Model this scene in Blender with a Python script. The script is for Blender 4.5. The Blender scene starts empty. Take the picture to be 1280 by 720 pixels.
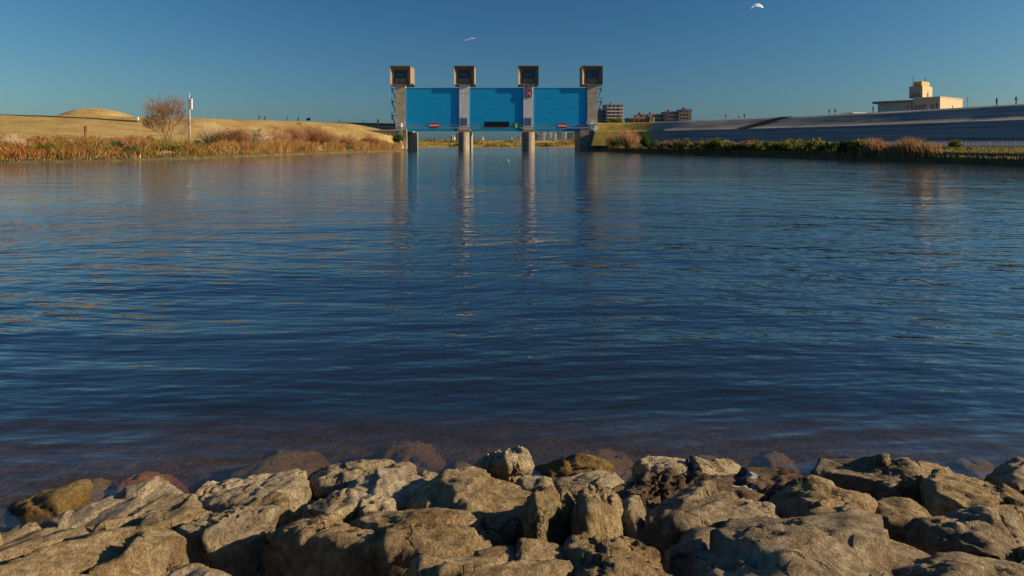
import bpy, bmesh, math, random
import numpy as np
from mathutils import Vector, Matrix

# ------------------------------------------------------------------ camera, sky, sun, exposure
S = bpy.context.scene
C = S.collection
FPX, HZ, CX, EYE = 853.33, 181.0, 640.0, 2.4        # focal length in photo pixels, horizon row, centre column, eye height over water
cam = bpy.data.cameras.new('camera'); camo = bpy.data.objects.new('camera', cam); C.objects.link(camo)
cam.sensor_width = 36; cam.lens = 36 * FPX / 1280
cam.shift_y = -(360 - HZ) / 1280
cam.clip_start = 0.1; cam.clip_end = 9000
camo.location = (0, 0, EYE); camo.rotation_euler = (math.radians(90), 0, 0)
S.camera = camo

SUN_EL, SUN_BACK = math.radians(21.0), math.radians(6)          # low sun on the right, a little behind the camera
SUN = Vector((math.cos(SUN_EL) * math.cos(SUN_BACK), -math.cos(SUN_EL) * math.sin(SUN_BACK), math.sin(SUN_EL)))
W = bpy.data.worlds.new('World'); S.world = W; W.use_nodes = True
wn, wl = W.node_tree.nodes, W.node_tree.links
sky = wn.new('ShaderNodeTexSky'); sky.sky_type = 'NISHITA'; sky.sun_disc = False
sky.sun_elevation = SUN_EL; sky.sun_rotation = math.atan2(SUN.x, SUN.y)
sky.altitude = 0; sky.air_density = 1.0; sky.dust_density = 0.8; sky.ozone_density = 3.0
def wnode(op, a, c=None):
    n = wn.new('ShaderNodeMath'); n.operation = op
    for k, v in ((0, a), (1, c)):
        if v is None: continue
        if isinstance(v, bpy.types.NodeSocket): wl.new(v, n.inputs[k])
        else: n.inputs[k].default_value = v
    return n.outputs[0]
# the deep blue at right angles to the sun (a clear, polarised winter sky), as an even function of the angle to the sun
tc = wn.new('ShaderNodeTexCoord'); dt = wn.new('ShaderNodeVectorMath'); dt.operation = 'DOT_PRODUCT'; wl.new(tc.outputs['Generated'], dt.inputs[0]); dt.inputs[1].default_value = SUN
pol = wnode('SUBTRACT', 1.0, wnode('MULTIPLY', wnode('SUBTRACT', 1.0, wnode('MULTIPLY', dt.outputs['Value'], dt.outputs['Value'])), 0.40))
sp = wn.new('ShaderNodeSeparateColor'); wl.new(sky.outputs[0], sp.inputs[0]); cb = wn.new('ShaderNodeCombineColor')
for k, (pw, cf) in enumerate(((1.4, .98), (1.15, .99), (.88, .83))):
    m = wnode('MINIMUM', wnode('MULTIPLY', wnode('MULTIPLY', sp.outputs[k], 0.075), pol), 3.0)
    wl.new(wnode('MULTIPLY', wnode('POWER', m, pw), cf * 10), cb.inputs[k])
bg = wn['Background']; bg.inputs[1].default_value = 0.10
wl.new(cb.outputs[0], bg.inputs[0])

sl = bpy.data.lights.new('sun', 'SUN'); sl.energy = 5.0; sl.angle = math.radians(0.6); sl.color = (1.0, 0.80, 0.55)
so = bpy.data.objects.new('sun', sl); C.objects.link(so)
so.rotation_euler = (-SUN).to_track_quat('-Z', 'Y').to_euler(); so.location = (60, -20, 60)
S.view_settings.view_transform = 'Standard'; S.view_settings.look = 'None'
S.view_settings.exposure = 0.52; S.view_settings.gamma = 1.0; S.view_settings.use_curve_mapping = False
S.cycles.use_denoising = True
S.cycles.max_bounces = 8; S.cycles.transparent_max_bounces = 16; S.cycles.caustics_reflective = False

# ------------------------------------------------------------------ helpers
rng = np.random.default_rng(7); random.seed(7)
def P(u, v, D): return Vector(((u - CX) / FPX * D, D, EYE + (HZ - v) / FPX * D))
def PZ(u, v, Z):                                     # the point on a pixel's ray at height Z
    D = (EYE - Z) * FPX / (v - HZ); return Vector(((u - CX) / FPX * D, D, Z))

def _h(ix, iy, iz, seed):
    h = (ix * 374761393 + iy * 668265263 + iz * 1440670441 + seed * 974634777) & 0xFFFFFFFF
    h = ((h ^ (h >> 13)) * 1274126177) & 0xFFFFFFFF
    h = ((h ^ (h >> 16)) * 2246822519) & 0xFFFFFFFF
    return ((h ^ (h >> 15)) & 0xFFFFFF) / float(0xFFFFFF) * 2 - 1
def vnoise(p, seed=0):
    i = np.floor(p).astype(np.int64); f = p - i; w = f * f * f * (f * (f * 6 - 15) + 10)
    r = 0
    for a in (0, 1):
        wx = w[:, 0] if a else 1 - w[:, 0]
        for b in (0, 1):
            wy = w[:, 1] if b else 1 - w[:, 1]
            for c in (0, 1):
                wz = w[:, 2] if c else 1 - w[:, 2]
                r = r + wx * wy * wz * _h(i[:, 0] + a, i[:, 1] + b, i[:, 2] + c, seed)
    return r
_R = np.array(Matrix.Rotation(0.9, 3, Vector((1, 2, 3)).normalized()))
def fbm(p, octv, seed=0, ridged=False, gain=0.5):
    a, s, tot = 1.0, 0, 0
    for k in range(octv):
        n = vnoise(p, seed + k * 17)
        s = s + a * (1 - 2 * np.abs(n) if ridged else n); tot += a
        a *= gain; p = (p @ _R) * 2.03 + 5.3
    return s / tot

def np_mesh(name, V, F, mat=None, smooth=False, parent=None, col=None):
    V = np.asarray(V, dtype=np.float32); F = np.asarray(F, dtype=np.int32)
    me = bpy.data.meshes.new(name); n, k = F.shape
    me.vertices.add(len(V)); me.vertices.foreach_set('co', V.ravel())
    me.loops.add(n * k); me.loops.foreach_set('vertex_index', F.ravel())
    me.polygons.add(n); me.polygons.foreach_set('loop_start', np.arange(0, n * k, k, dtype=np.int32))
    me.polygons.foreach_set('loop_total', np.full(n, k, dtype=np.int32))
    if smooth: me.polygons.foreach_set('use_smooth', np.ones(n, dtype=bool))
    if col is not None:
        at = me.color_attributes.new('tone', 'FLOAT_COLOR', 'POINT')
        at.data.foreach_set('color', np.concatenate([col, np.ones((len(col), 1))], 1).astype(np.float32).ravel())
    me.update(calc_edges=True)
    if mat: me.materials.append(mat)
    o = bpy.data.objects.new(name, me); C.objects.link(o)
    if parent: o.parent = parent
    return o
class MB:
    def __init__(s): s.v = []; s.f = []
    def box(s, x0, x1, y0, y1, z0, z1):
        b = len(s.v); s.v += [(x, y, z) for z in (z0, z1) for y in (y0, y1) for x in (x0, x1)]
        s.f += [tuple(b + i for i in q) for q in ((0, 2, 3, 1), (4, 5, 7, 6), (0, 1, 5, 4), (2, 6, 7, 3), (0, 4, 6, 2), (1, 3, 7, 5))]
        return s
    def bar(s, a, b, w, h=None, n=4):                # tapered n-sided bar from a to b
        h = w if h is None else h; a = Vector(a); b = Vector(b); d = (b - a).normalized()
        x = d.cross(Vector((0, 0, 1)) if abs(d.z) < .9 else Vector((1, 0, 0))).normalized(); y = d.cross(x)
        k = len(s.v)
        for c, r in ((a, w), (b, h)):
            for i in range(n):
                t = 2 * math.pi * (i + .5) / n; s.v.append(tuple(c + x * r * math.cos(t) + y * r * math.sin(t)))
        for i in range(n): s.f.append((k + i, k + (i + 1) % n, k + n + (i + 1) % n, k + n + i))
        s.f.append(tuple(k + i for i in reversed(range(n)))); s.f.append(tuple(k + n + i for i in range(n)))
        return s
    def prism(s, poly, y0, y1):                      # polygon in XZ extruded along Y
        k = len(s.v); n = len(poly)
        s.v += [(x, y0, z) for x, z in poly] + [(x, y1, z) for x, z in poly]
        for i in range(n): j = (i + 1) % n; s.f.append((k + i, k + j, k + n + j, k + n + i))
        s.f.append(tuple(k + i for i in reversed(range(n)))); s.f.append(tuple(k + n + i for i in range(n)))
        return s
    def prismz(s, poly, z0, z1):                     # polygon in XY extruded along Z
        k = len(s.v); n = len(poly)
        s.v += [(x, y, z0) for x, y in poly] + [(x, y, z1) for x, y in poly]
        for i in range(n): j = (i + 1) % n; s.f.append((k + i, k + j, k + n + j, k + n + i))
        s.f.append(tuple(k + i for i in reversed(range(n)))); s.f.append(tuple(k + n + i for i in range(n)))
        return s
    def build(s, name, mat, parent=None, smooth=False):
        me = bpy.data.meshes.new(name); me.from_pydata(s.v, [], s.f)
        bm = bmesh.new(); bm.from_mesh(me); bmesh.ops.recalc_face_normals(bm, faces=bm.faces); bm.to_mesh(me); bm.free()
        if smooth: me.polygons.foreach_set('use_smooth', np.ones(len(me.polygons), dtype=bool))
        me.materials.append(mat); o = bpy.data.objects.new(name, me); C.objects.link(o)
        if parent: o.parent = parent
        return o
def tag(o, label=None, cat=None, group=None, kind=None):
    if label: o['label'] = label
    if cat: o['category'] = cat
    if group: o['group'] = group
    if kind: o['kind'] = kind
    return o
def empty(name, loc, rz=0, label=None, cat=None, group=None):
    o = bpy.data.objects.new(name, None); C.objects.link(o); o.location = loc; o.rotation_euler = (0, 0, rz); o.empty_display_size = .2
    return tag(o, label, cat, group)
def copy_tree(o, parent=None):
    c = o.copy(); C.objects.link(c); c.parent = parent
    for ch in list(o.children): copy_tree(ch, c)
    return c

# ------------------------------------------------------------------ materials
class NT:
    def __init__(s, name):
        s.m = bpy.data.materials.new(name); s.m.use_nodes = True; s.t = s.m.node_tree; s.t.nodes.clear()
        s.out = s.n('ShaderNodeOutputMaterial')
    def n(s, typ, ins=None, **kw):
        nd = s.t.nodes.new(typ)
        for k, v in kw.items(): setattr(nd, k, v)
        for k, v in (ins or {}).items(): s.set(nd, k, v)
        return nd
    def set(s, nd, k, v):
        i = nd.inputs[k]
        if isinstance(v, bpy.types.NodeSocket): s.t.links.new(v, i)
        else: i.default_value = v
    def math(s, op, a, b=None, c=None):
        nd = s.n('ShaderNodeMath', operation=op); s.set(nd, 0, a)
        if b is not None: s.set(nd, 1, b)
        if c is not None: s.set(nd, 2, c)
        return nd.outputs[0]
    def vec(s, op, a, b=None):
        nd = s.n('ShaderNodeVectorMath', operation=op); s.set(nd, 0, a)
        if b is not None:
            if op == 'SCALE': s.set(nd, 'Scale', b)
            else: s.set(nd, 1, b)
        return nd.outputs[1] if op in ('DOT_PRODUCT', 'LENGTH') else nd.outputs[0]
    def noise(s, vec, scale, detail=3, rough=.55, dist=0):
        nd = s.n('ShaderNodeTexNoise', {'Scale': scale, 'Detail': detail, 'Roughness': rough, 'Distortion': dist}); s.t.links.new(vec, nd.inputs['Vector'])
        return nd.outputs[0]
    def ramp(s, fac, stops, interp='LINEAR'):
        nd = s.n('ShaderNodeValToRGB'); s.t.links.new(fac, nd.inputs[0]); e = nd.color_ramp.elements; nd.color_ramp.interpolation = interp
        while len(e) < len(stops): e.new(0.5)
        for q, (p, c) in zip(e, stops): q.position = p; q.color = (*c, 1) if len(c) == 3 else c
        return nd.outputs[0]
    def mix(s, fac, a, b, blend='MIX'):
        nd = s.n('ShaderNodeMix', data_type='RGBA', blend_type=blend); s.set(nd, 0, fac)
        for k, v in ((6, a), (7, b)): s.set(nd, k, (*v, 1) if isinstance(v, tuple) and len(v) == 3 else v)
        return nd.outputs[2]
    def pos(s): return s.n('ShaderNodeNewGeometry').outputs['Position']
    def obj(s): return s.n('ShaderNodeTexCoord').outputs['Object']
    def finish(s, color, rough=.8, bump=None, bump_d=.02, strength=1.0, metallic=0, spec=.3):
        b = s.n('ShaderNodeBsdfPrincipled', {'Base Color': (*color, 1) if isinstance(color, tuple) else color, 'Roughness': rough, 'Metallic': metallic, 'Specular IOR Level': spec})
        if bump is not None:
            bp = s.n('ShaderNodeBump', {'Height': bump, 'Distance': bump_d, 'Strength': strength}); s.t.links.new(bp.outputs[0], b.inputs['Normal'])
        s.t.links.new(b.outputs[0], s.out.inputs[0]); return s.m
MATS = {}
def plain(name, c, var=.25, scale=3.0, rough=.75, metallic=0, spec=.3, streak=0):
    if name in MATS: return MATS[name]
    t = NT(name); p = t.obj()
    n1 = t.noise(p, scale, 4)
    col = t.ramp(n1, [(.3, tuple(x * (1 - var) for x in c)), (.7, tuple(min(1, x * (1 + var * .6)) for x in c))])
    if streak:                                       # weather streaks running down a face
        mp = t.n('ShaderNodeMapping', {'Scale': (1.6, 1.6, .12)}); t.t.links.new(p, mp.inputs[0])
        st = t.ramp(t.noise(mp.outputs[0], 1.0, 4), [(.45, (0, 0, 0)), (.68, (1, 1, 1))])
        col = t.mix(t.math('MULTIPLY', st, streak), col, tuple(x * .5 for x in c))
    MATS[name] = t.finish(col, rough, metallic=metallic, spec=spec); return MATS[name]

def ground_mat(name, stops, scale, bump_s=2.0, bd=.15, fine=9.0, stretch=(1, 1, 1)):
    t = NT(name); p = t.pos(); mp = t.n('ShaderNodeMapping', {'Scale': stretch}); t.t.links.new(p, mp.inputs[0]); p = mp.outputs[0]
    a = t.noise(p, scale, 6, .6); b = t.noise(p, fine, 4, .7)
    col = t.ramp(t.math('ADD', t.math('MULTIPLY', a, .65), t.math('MULTIPLY', b, .35)), stops)
    return t.finish(col, .95, t.noise(p, bump_s, 5, .7), bd, spec=.05)
M_lawn = ground_mat('dry_grass', [(.32, (.24, .15, .05)), (.48, (.42, .29, .105)), (.56, (.46, .33, .125)), (.7, (.58, .43, .19))], .12, 1.0, .45, 1.1, (1, 1.4, 2.6))
M_verge = ground_mat('bank_soil', [(.35, (.06, .05, .03)), (.55, (.14, .11, .05)), (.7, (.20, .16, .08))], .4, 2.5, .2)
M_rgrass = ground_mat('bank_grass', [(.35, (.05, .055, .02)), (.5, (.10, .09, .035)), (.68, (.20, .16, .07))], .25, 2, .2)
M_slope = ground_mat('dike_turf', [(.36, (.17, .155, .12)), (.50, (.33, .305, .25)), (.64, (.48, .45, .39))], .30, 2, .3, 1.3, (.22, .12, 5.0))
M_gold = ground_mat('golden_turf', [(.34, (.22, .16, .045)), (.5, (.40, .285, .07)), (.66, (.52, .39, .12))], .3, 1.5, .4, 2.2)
M_bed = ground_mat('river_mud', [(.35, (.09, .06, .02)), (.5, (.26, .165, .06)), (.68, (.44, .30, .12))], 2.6, 6, .12)
M_far = ground_mat('far_land', [(.35, (.24, .19, .07)), (.6, (.42, .32, .14))], .02, .5, .2, .2)
M_step = ground_mat('step_concrete', [(.38, (.12, .11, .10)), (.5, (.28, .26, .235)), (.62, (.46, .43, .39))], .8, 3, .02, 3.0, (.05, .03, 6.0))  # bands by height stand in for thin lit lines on the steps
M_tread = ground_mat('tread_concrete', [(.35, (.42, .39, .35)), (.55, (.55, .51, .46)), (.7, (.62, .58, .53))], .25, 3, .02, 3.0)  # paler than the risers, in place of light catching the treads
M_shadebase = ground_mat('shade_strip_and_base', [(.3, (.05, .04, .03)), (.7, (.09, .075, .05))], .6, 3, .02)  # shade of path edge and ramp as colour; also the marker stone's base

def tone_mat(name, rough=.85, spec=.08, trans=0.0):
    t = NT(name); a = t.n('ShaderNodeVertexColor', layer_name='tone')
    d = t.n('ShaderNodeBsdfDiffuse', {'Roughness': 0.0}); t.t.links.new(a.outputs[0], d.inputs[0])
    if trans:
        tr = t.n('ShaderNodeBsdfTranslucent'); t.t.links.new(a.outputs[0], tr.inputs[0])
        mx = t.n('ShaderNodeMixShader', {0: trans}); t.t.links.new(d.outputs[0], mx.inputs[1]); t.t.links.new(tr.outputs[0], mx.inputs[2])
        t.t.links.new(mx.outputs[0], t.out.inputs[0])
    else: t.t.links.new(d.outputs[0], t.out.inputs[0])
    return t.m
M_leaf = tone_mat('foliage', trans=.3); M_twig = tone_mat('twigs')

def rock_mat(name, dark, mid, light, stain, algae=(.20, .12, .03), droppings=None):
    t = NT(name); p = t.pos(); o = t.obj()
    big = t.noise(p, 2.2, 5, .6, .6); fine = t.noise(p, 17, 8, .68); grit = t.noise(p, 70, 5, .8); mids = t.noise(p, 32, 5, .75, .5)
    mix1 = t.math('ADD', t.math('MULTIPLY', big, .45), t.math('MULTIPLY', fine, .55))
    col = t.ramp(mix1, [(.36, dark), (.47, mid), (.57, light), (.72, tuple(min(1, x * 1.25) for x in light))])
    pat = t.ramp(t.noise(p, 1.4, 4, .65, .8), [(.46, (0, 0, 0)), (.62, (1, 1, 1))])
    col = t.mix(t.math('MULTIPLY', pat, .34), col, tuple(x * k for x, k in zip(dark, (1.15, 1.2, 1.3))))
    st = t.ramp(t.noise(p, 5.5, 6, .7, 1.2), [(.52, (0, 0, 0)), (.68, (1, 1, 1))])
    col = t.mix(t.math('MULTIPLY', st, .7), col, stain)
    vor = t.n('ShaderNodeTexVoronoi', {'Scale': 26.0, 'Randomness': 1.0}, feature='F1'); t.t.links.new(t.vec('ADD', p, t.vec('SCALE', t.n('ShaderNodeCombineXYZ', {0: fine, 1: grit, 2: big}).outputs[0], .12)), vor.inputs['Vector'])
    pits = t.ramp(vor.outputs[0], [(.08, (0, 0, 0)), (.34, (1, 1, 1))])
    col = t.mix(t.math('MULTIPLY', t.math('SUBTRACT', 1.0, pits), .25), col, tuple(x * .45 for x in dark))
    white = t.ramp(t.noise(p, 60, 3, .7), [(.66, (0, 0, 0)), (.72, (1, 1, 1))])
    col = t.mix(t.math('MULTIPLY', white, .25), col, (.6, .56, .5))
    spk = t.ramp(t.math('ADD', t.math('MULTIPLY', grit, .5), t.math('MULTIPLY', mids, .5)), [(.36, (.62, .59, .56)), (.48, (1.08, 1.08, 1.08)), (.64, (1.42, 1.40, 1.36))])
    col = t.mix(.85, col, spk, 'MULTIPLY')
    z = t.n('ShaderNodeSeparateXYZ'); t.t.links.new(p, z.inputs[0])
    zz = t.math('ADD', z.outputs[2], t.math('MULTIPLY', t.math('SUBTRACT', big, .5), .22))
    wet = t.n('ShaderNodeMapRange', {'From Min': .18, 'From Max': .02, 'To Min': 0.0, 'To Max': 1.0}); t.t.links.new(zz, wet.inputs[0])
    alg = t.mix(fine, tuple(x * .6 for x in algae), tuple(x * 1.9 for x in algae))
    col = t.mix(t.math('MULTIPLY', wet.outputs[0], .8), col, alg)
    if droppings:
        for (c, r) in droppings:
            d = t.vec('LENGTH', t.vec('MULTIPLY', t.vec('SUBTRACT', p, tuple(c)), (1.0, 1.0, .25)))
            d = t.math('ADD', d, t.math('MULTIPLY', t.math('SUBTRACT', t.noise(p, 22, 5, .8), .5), r * 2.4))
            k = t.n('ShaderNodeMapRange', {'From Min': r, 'From Max': r * .7}); t.t.links.new(d, k.inputs[0])
            col = t.mix(k.outputs[0], col, (.8, .8, .78))
    cv = t.n('ShaderNodeTexVoronoi', {'Scale': 2.3, 'Randomness': 1.0}, feature='DISTANCE_TO_EDGE'); t.t.links.new(t.vec('ADD', p, t.vec('SCALE', t.n('ShaderNodeCombineXYZ', {0: t.noise(p, 6, 5, .7), 1: t.noise(t.vec('ADD', p, (9.0, 3.0, 1.0)), 6, 5, .7), 2: big}).outputs[0], .22)), cv.inputs['Vector'])
    crk = t.ramp(t.math('ADD', cv.outputs[0], t.math('MULTIPLY', t.math('MAXIMUM', t.math('SUBTRACT', t.noise(p, 2.3, 2), .42), 0.0), .45)), [(.004, (0, 0, 0)), (.022, (1, 1, 1))])
    col = t.mix(t.math('MULTIPLY', t.math('SUBTRACT', 1.0, crk), .8), col, tuple(x * .5 for x in dark))
    rough = t.n('ShaderNodeMapRange', {'From Min': .12, 'From Max': .0, 'To Min': .92, 'To Max': .45}); t.t.links.new(zz, rough.inputs[0])
    h = t.math('ADD', t.math('ADD', t.math('MULTIPLY', fine, 1.0), t.math('MULTIPLY', mids, .55)), t.math('ADD', t.math('MULTIPLY', grit, .32), t.math('ADD', t.math('MULTIPLY', pits, .12), t.math('MULTIPLY', crk, .8))))
    return t.finish(col, rough.outputs[0], h, .105, 1.0, spec=.12)
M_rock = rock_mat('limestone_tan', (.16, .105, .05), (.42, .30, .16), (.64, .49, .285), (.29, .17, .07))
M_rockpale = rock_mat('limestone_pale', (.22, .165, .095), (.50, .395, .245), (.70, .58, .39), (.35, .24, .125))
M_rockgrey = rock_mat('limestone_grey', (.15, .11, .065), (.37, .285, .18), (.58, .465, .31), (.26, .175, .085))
M_rockbrown = rock_mat('rock_rusty', (.07, .045, .03), (.16, .10, .06), (.30, .21, .13), (.14, .075, .035))
M_weed = rock_mat('rock_weedy', (.13, .09, .04), (.28, .20, .09), (.42, .33, .17), (.22, .13, .05), algae=(.25, .155, .05))
M_sunk = rock_mat('rock_sunken', (.13, .09, .04), (.28, .20, .09), (.42, .33, .17), (.22, .13, .05), algae=(.42, .25, .06))
M_ochre = rock_mat('limestone_ochre', (.19, .135, .065), (.40, .295, .15), (.56, .43, .24), (.26, .165, .065))
M_redweed = rock_mat('rock_red_weed', (.16, .08, .035), (.34, .17, .07), (.46, .27, .12), (.34, .10, .035), algae=(.50, .20, .035))

M_conc = plain('tower_concrete', (.50, .44, .34), .2, .5, .85, streak=.45)
M_cabin = plain('cabin_concrete', (.27, .21, .15), .2, .5, .85, streak=.4)
M_concd = plain('pier_concrete', (.34, .285, .21), .3, .5, .85, streak=.6)
M_white = plain('white_paint', (.78, .77, .78), .12, .6, .6, streak=.3)
M_blue = plain('gate_blue', (.004, .39, .76), .1, .25, .45, spec=.4, streak=.15)
M_bluel = plain('gate_blue_trim', (.02, .30, .56), .1, .4, .45)
M_steel = plain('dark_steel', (.035, .04, .05), .2, 2, .5)
M_rail = plain('rail_grey', (.28, .33, .36), .1, 2, .5)
M_glassd = plain('cabin_glass', (.012, .05, .10), .2, .3, .08, spec=.6)
M_red = plain('sign_red', (.55, .015, .025), .05, 1, .5)
M_signw = plain('sign_white', (.75, .75, .75), .04, 1, .5)
M_green = plain('sign_green', (.01, .20, .11), .05, 1, .5)
M_black = plain('board_black', (.012, .012, .016), .1, 1, .4)
M_sgrey = plain('sign_mark', (.10, .10, .13), .05, 1, .5)
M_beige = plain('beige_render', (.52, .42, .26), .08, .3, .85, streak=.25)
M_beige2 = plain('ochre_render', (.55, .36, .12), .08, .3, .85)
M_beigeshade = plain('beige_render_shaded', (.30, .28, .25), .1, .3, .85, streak=.2)  # beige walls turned from the sun, shade put into the colour
M_roof = plain('roof_slab', (.16, .15, .14), .15, .5, .85)
M_pane = plain('window_teal', (.10, .24, .25), .1, .5, .12, spec=.6)
M_paned = plain('window_dark', (.07, .075, .085), .1, .5, .15, spec=.6)
M_apt = plain('apartment_wall', (.34, .30, .28), .1, .2, .85)
M_apt2 = plain('apartment_wall_light', (.46, .42, .38), .1, .2, .85)
M_apt3 = plain('apartment_brown', (.32, .19, .12), .1, .2, .85)
M_farw = plain('far_white', (.62, .60, .55), .08, .1, .85)
M_farg = plain('far_grey', (.30, .31, .34), .08, .1, .85)
M_fence = plain('fence_white', (.62, .58, .60), .08, 2, .6)
M_pole = plain('pole_concrete', (.42, .40, .38), .15, 1, .8)
M_rust = plain('rusty_board', (.17, .05, .02), .3, 2, .8)
M_shadewall = plain('shaded_wall', (.045, .047, .052), .25, .3, .85, streak=.3)  # gate's shadow put into the wall's dark colour
M_sheet = plain('grey_revetment', (.33, .29, .26), .15, .6, .85, streak=.4)

# ------------------------------------------------------------------ water
def water_mat():
    t = NT('river_water'); p = t.pos()
    big = t.n('ShaderNodeTexNoise', {'Scale': .055, 'Detail': 2.0}); t.t.links.new(p, big.inputs['Vector'])
    warp = t.vec('SCALE', t.vec('SUBTRACT', big.outputs[1], (.5, .5, .5)), 7.0)
    pw = t.vec('ADD', p, warp)
    gust = t.n('ShaderNodeMapRange', {'From Min': .32, 'From Max': .66, 'To Min': .35, 'To Max': 1.4}); t.t.links.new(t.noise(p, .05, 3), gust.inputs[0])
    ps = t.n('ShaderNodeSeparateXYZ'); t.t.links.new(p, ps.inputs[0])
    calm = t.n('ShaderNodeMapRange', {'From Min': 7.0, 'From Max': 46.0, 'To Min': 1.1, 'To Max': .36}); t.t.links.new(ps.outputs[1], calm.inputs[0])
    amp = t.math('MULTIPLY', gust.outputs[0], calm.outputs[0])
    sx = sy = None
    for (ax, ay, rot, k, det, g) in ((.13, .42, .10, .050, 1.0, 1), (.50, 1.6, .14, .085, 1.0, 1), (1.5, 4.4, -.10, .120, 1.0, 1), (4.4, 11.5, .16, .090, 1.0, 1)):
        mp = t.n('ShaderNodeMapping', {'Rotation': (0, 0, rot), 'Scale': (ax, ay, 1)}); t.t.links.new(pw, mp.inputs[0]); q = mp.outputs[0]; e = .06
        h0 = t.noise(q, 1, det, .5); hx = t.noise(t.vec('ADD', q, (e, 0, 0)), 1, det, .5); hy = t.noise(t.vec('ADD', q, (0, e, 0)), 1, det, .5)
        dx = t.math('MULTIPLY', t.math('SUBTRACT', hx, h0), k / e * .85); dy = t.math('MULTIPLY', t.math('SUBTRACT', hy, h0), k / e)
        if g: dx = t.math('MULTIPLY', dx, amp); dy = t.math('MULTIPLY', dy, amp)
        sx = dx if sx is None else t.math('ADD', sx, dx); sy = dy if sy is None else t.math('ADD', sy, dy)
    nrm = t.vec('NORMALIZE', t.n('ShaderNodeCombineXYZ', {0: t.math('MULTIPLY', sx, -1.0), 1: t.math('MULTIPLY', sy, -1.0), 2: 1.0}).outputs[0])
    inc = t.n('ShaderNodeNewGeometry').outputs['Incoming']
    c = t.math('MINIMUM', t.math('ABSOLUTE', t.vec('DOT_PRODUCT', nrm, inc)), 1.0)
    fr = t.math('ADD', .02, t.math('MULTIPLY', .98, t.math('POWER', t.math('SUBTRACT', 1.0, c), 4.3)))
    rg = t.n('ShaderNodeMapRange', {'From Min': 12.0, 'From Max': 80.0, 'To Min': .03, 'To Max': .10}); t.t.links.new(ps.outputs[1], rg.inputs[0])
    gl = t.n('ShaderNodeBsdfGlossy', {'Color': (1, 1, 1, 1), 'Roughness': rg.outputs[0]}); t.t.links.new(nrm, gl.inputs['Normal'])
    tr = t.n('ShaderNodeBsdfTransparent'); df = t.n('ShaderNodeBsdfDiffuse', {0: (.065, .095, .105, 1)})       # silt in the water near the surface
    body = t.n('ShaderNodeMixShader', {0: .19}); t.t.links.new(tr.outputs[0], body.inputs[1]); t.t.links.new(df.outputs[0], body.inputs[2])
    mx = t.n('ShaderNodeMixShader', {0: fr}); t.t.links.new(body.outputs[0], mx.inputs[1]); t.t.links.new(gl.outputs[0], mx.inputs[2])
    t.t.links.new(mx.outputs[0], t.out.inputs[0])
    va = t.n('ShaderNodeVolumeAbsorption', {'Color': (.62, .55, .42, 1), 'Density': 1.5}); t.t.links.new(va.outputs[0], t.out.inputs[1])
    return t.m
w = np_mesh('river_water', [(-330, -120, 0), (330, -120, 0), (330, 645, 0), (-330, 645, 0)], [(0, 1, 2, 3)], water_mat())
tag(w, 'dark blue rippled river water', None, None, 'structure')

# ------------------------------------------------------------------ ground: bed, left bank, right bank, far bank
def loft(rows):                                      # rows: list of equal-length point lists -> V, F
    R, n = len(rows), len(rows[0]); V = np.array(rows, dtype=float).reshape(-1, 3)
    i = np.arange(R - 1)[:, None] * n + np.arange(n - 1)[None, :]
    return V, np.stack([i, i + 1, i + n + 1, i + n], -1).reshape(-1, 4)
bx = np.linspace(-400, 400, 41); bx = np.sign(bx) * (np.abs(bx) / 400) ** 2.2 * 4200
prof = [(-400, 3), (-30, 2.6), (-4, 1.0), (0, .68), (1.5, .52), (2.3, .36), (3, .12), (4, -.22), (5, -.32), (6.2, -.42), (7.4, -.62), (9, -1.1), (14, -3), (60, -4), (700, -4), (4200, -4)]
V, F = loft([[(x, y, z) for x in bx] for y, z in prof])
tag(np_mesh('river_bed', V, F, M_bed, True), 'dark stony river bed', None, None, 'structure')

def itp(us, U, Y): return np.interp(us, U, Y)
LU = [-500, 0, 120, 240, 380, 505]
lu = np.linspace(-500, 505, 260)
vE = itp(lu, LU, [226, 205, 202.4, 199, 193.2, 188.9]); dE = EYE * FPX / (vE - HZ)
dC = itp(lu, LU, [180, 204, 214, 228, 262, 287]); zC = itp(lu, LU, [11.2, 11.4, 11.4, 11.4, 11.4, 10.4])
def lrow(D, Z, s=0, amp=0):
    X = (lu - CX) / FPX * D; pts = np.stack([X, D, np.broadcast_to(Z, D.shape)], 1)
    if amp: pts[:, 2] += amp * fbm(pts * .12, 3, s); pts[:, 1] += 3 * amp * fbm(pts * .07 + 9, 2, s + 3)
    return pts
d4 = np.maximum(dE + 14, itp(lu, LU, [120, 146, 158, 172, 214, 268])); z4 = itp(lu, LU, [3, 3.2, 3.2, 3.2, 4, 6])
rows = [lrow(dE - 5, -2.0), lrow(dE - .6, -.25, 1, .06), lrow(dE + 1.2, .45, 2, .12), lrow(dE + 4, .9, 3, .2), lrow(dE + 9, 1.8, 4, .2), lrow((dE + 9) * .5 + d4 * .5, 2.6, 5, .25)]
for s in np.linspace(0, 1, 12): 
    ss = s * s * (3 - 2 * s) * .35 + s * .65
    rows.append(lrow(d4 + (dC - d4) * s, z4 + (zC - z4) * ss, 7, .28 * (s < 1)))
rows += [lrow(dC + 8, zC - .1), lrow(dC + 30, zC - 2.5), lrow(dC + 90, 4.0), lrow(dC + 260, 3.0)]
V, F = loft(rows); lg = np_mesh('grassy_bank', V, F, M_lawn, True); tag(lg, 'dry tan grass dike on the left', None, None, 'structure')
lg.data.materials.append(M_verge)
mi = np.zeros(len(F), dtype=np.int32); mi[:3 * (len(lu) - 1)] = 1; lg.data.polygons.foreach_set('material_index', mi)
LROWS = np.array(rows)
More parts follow.
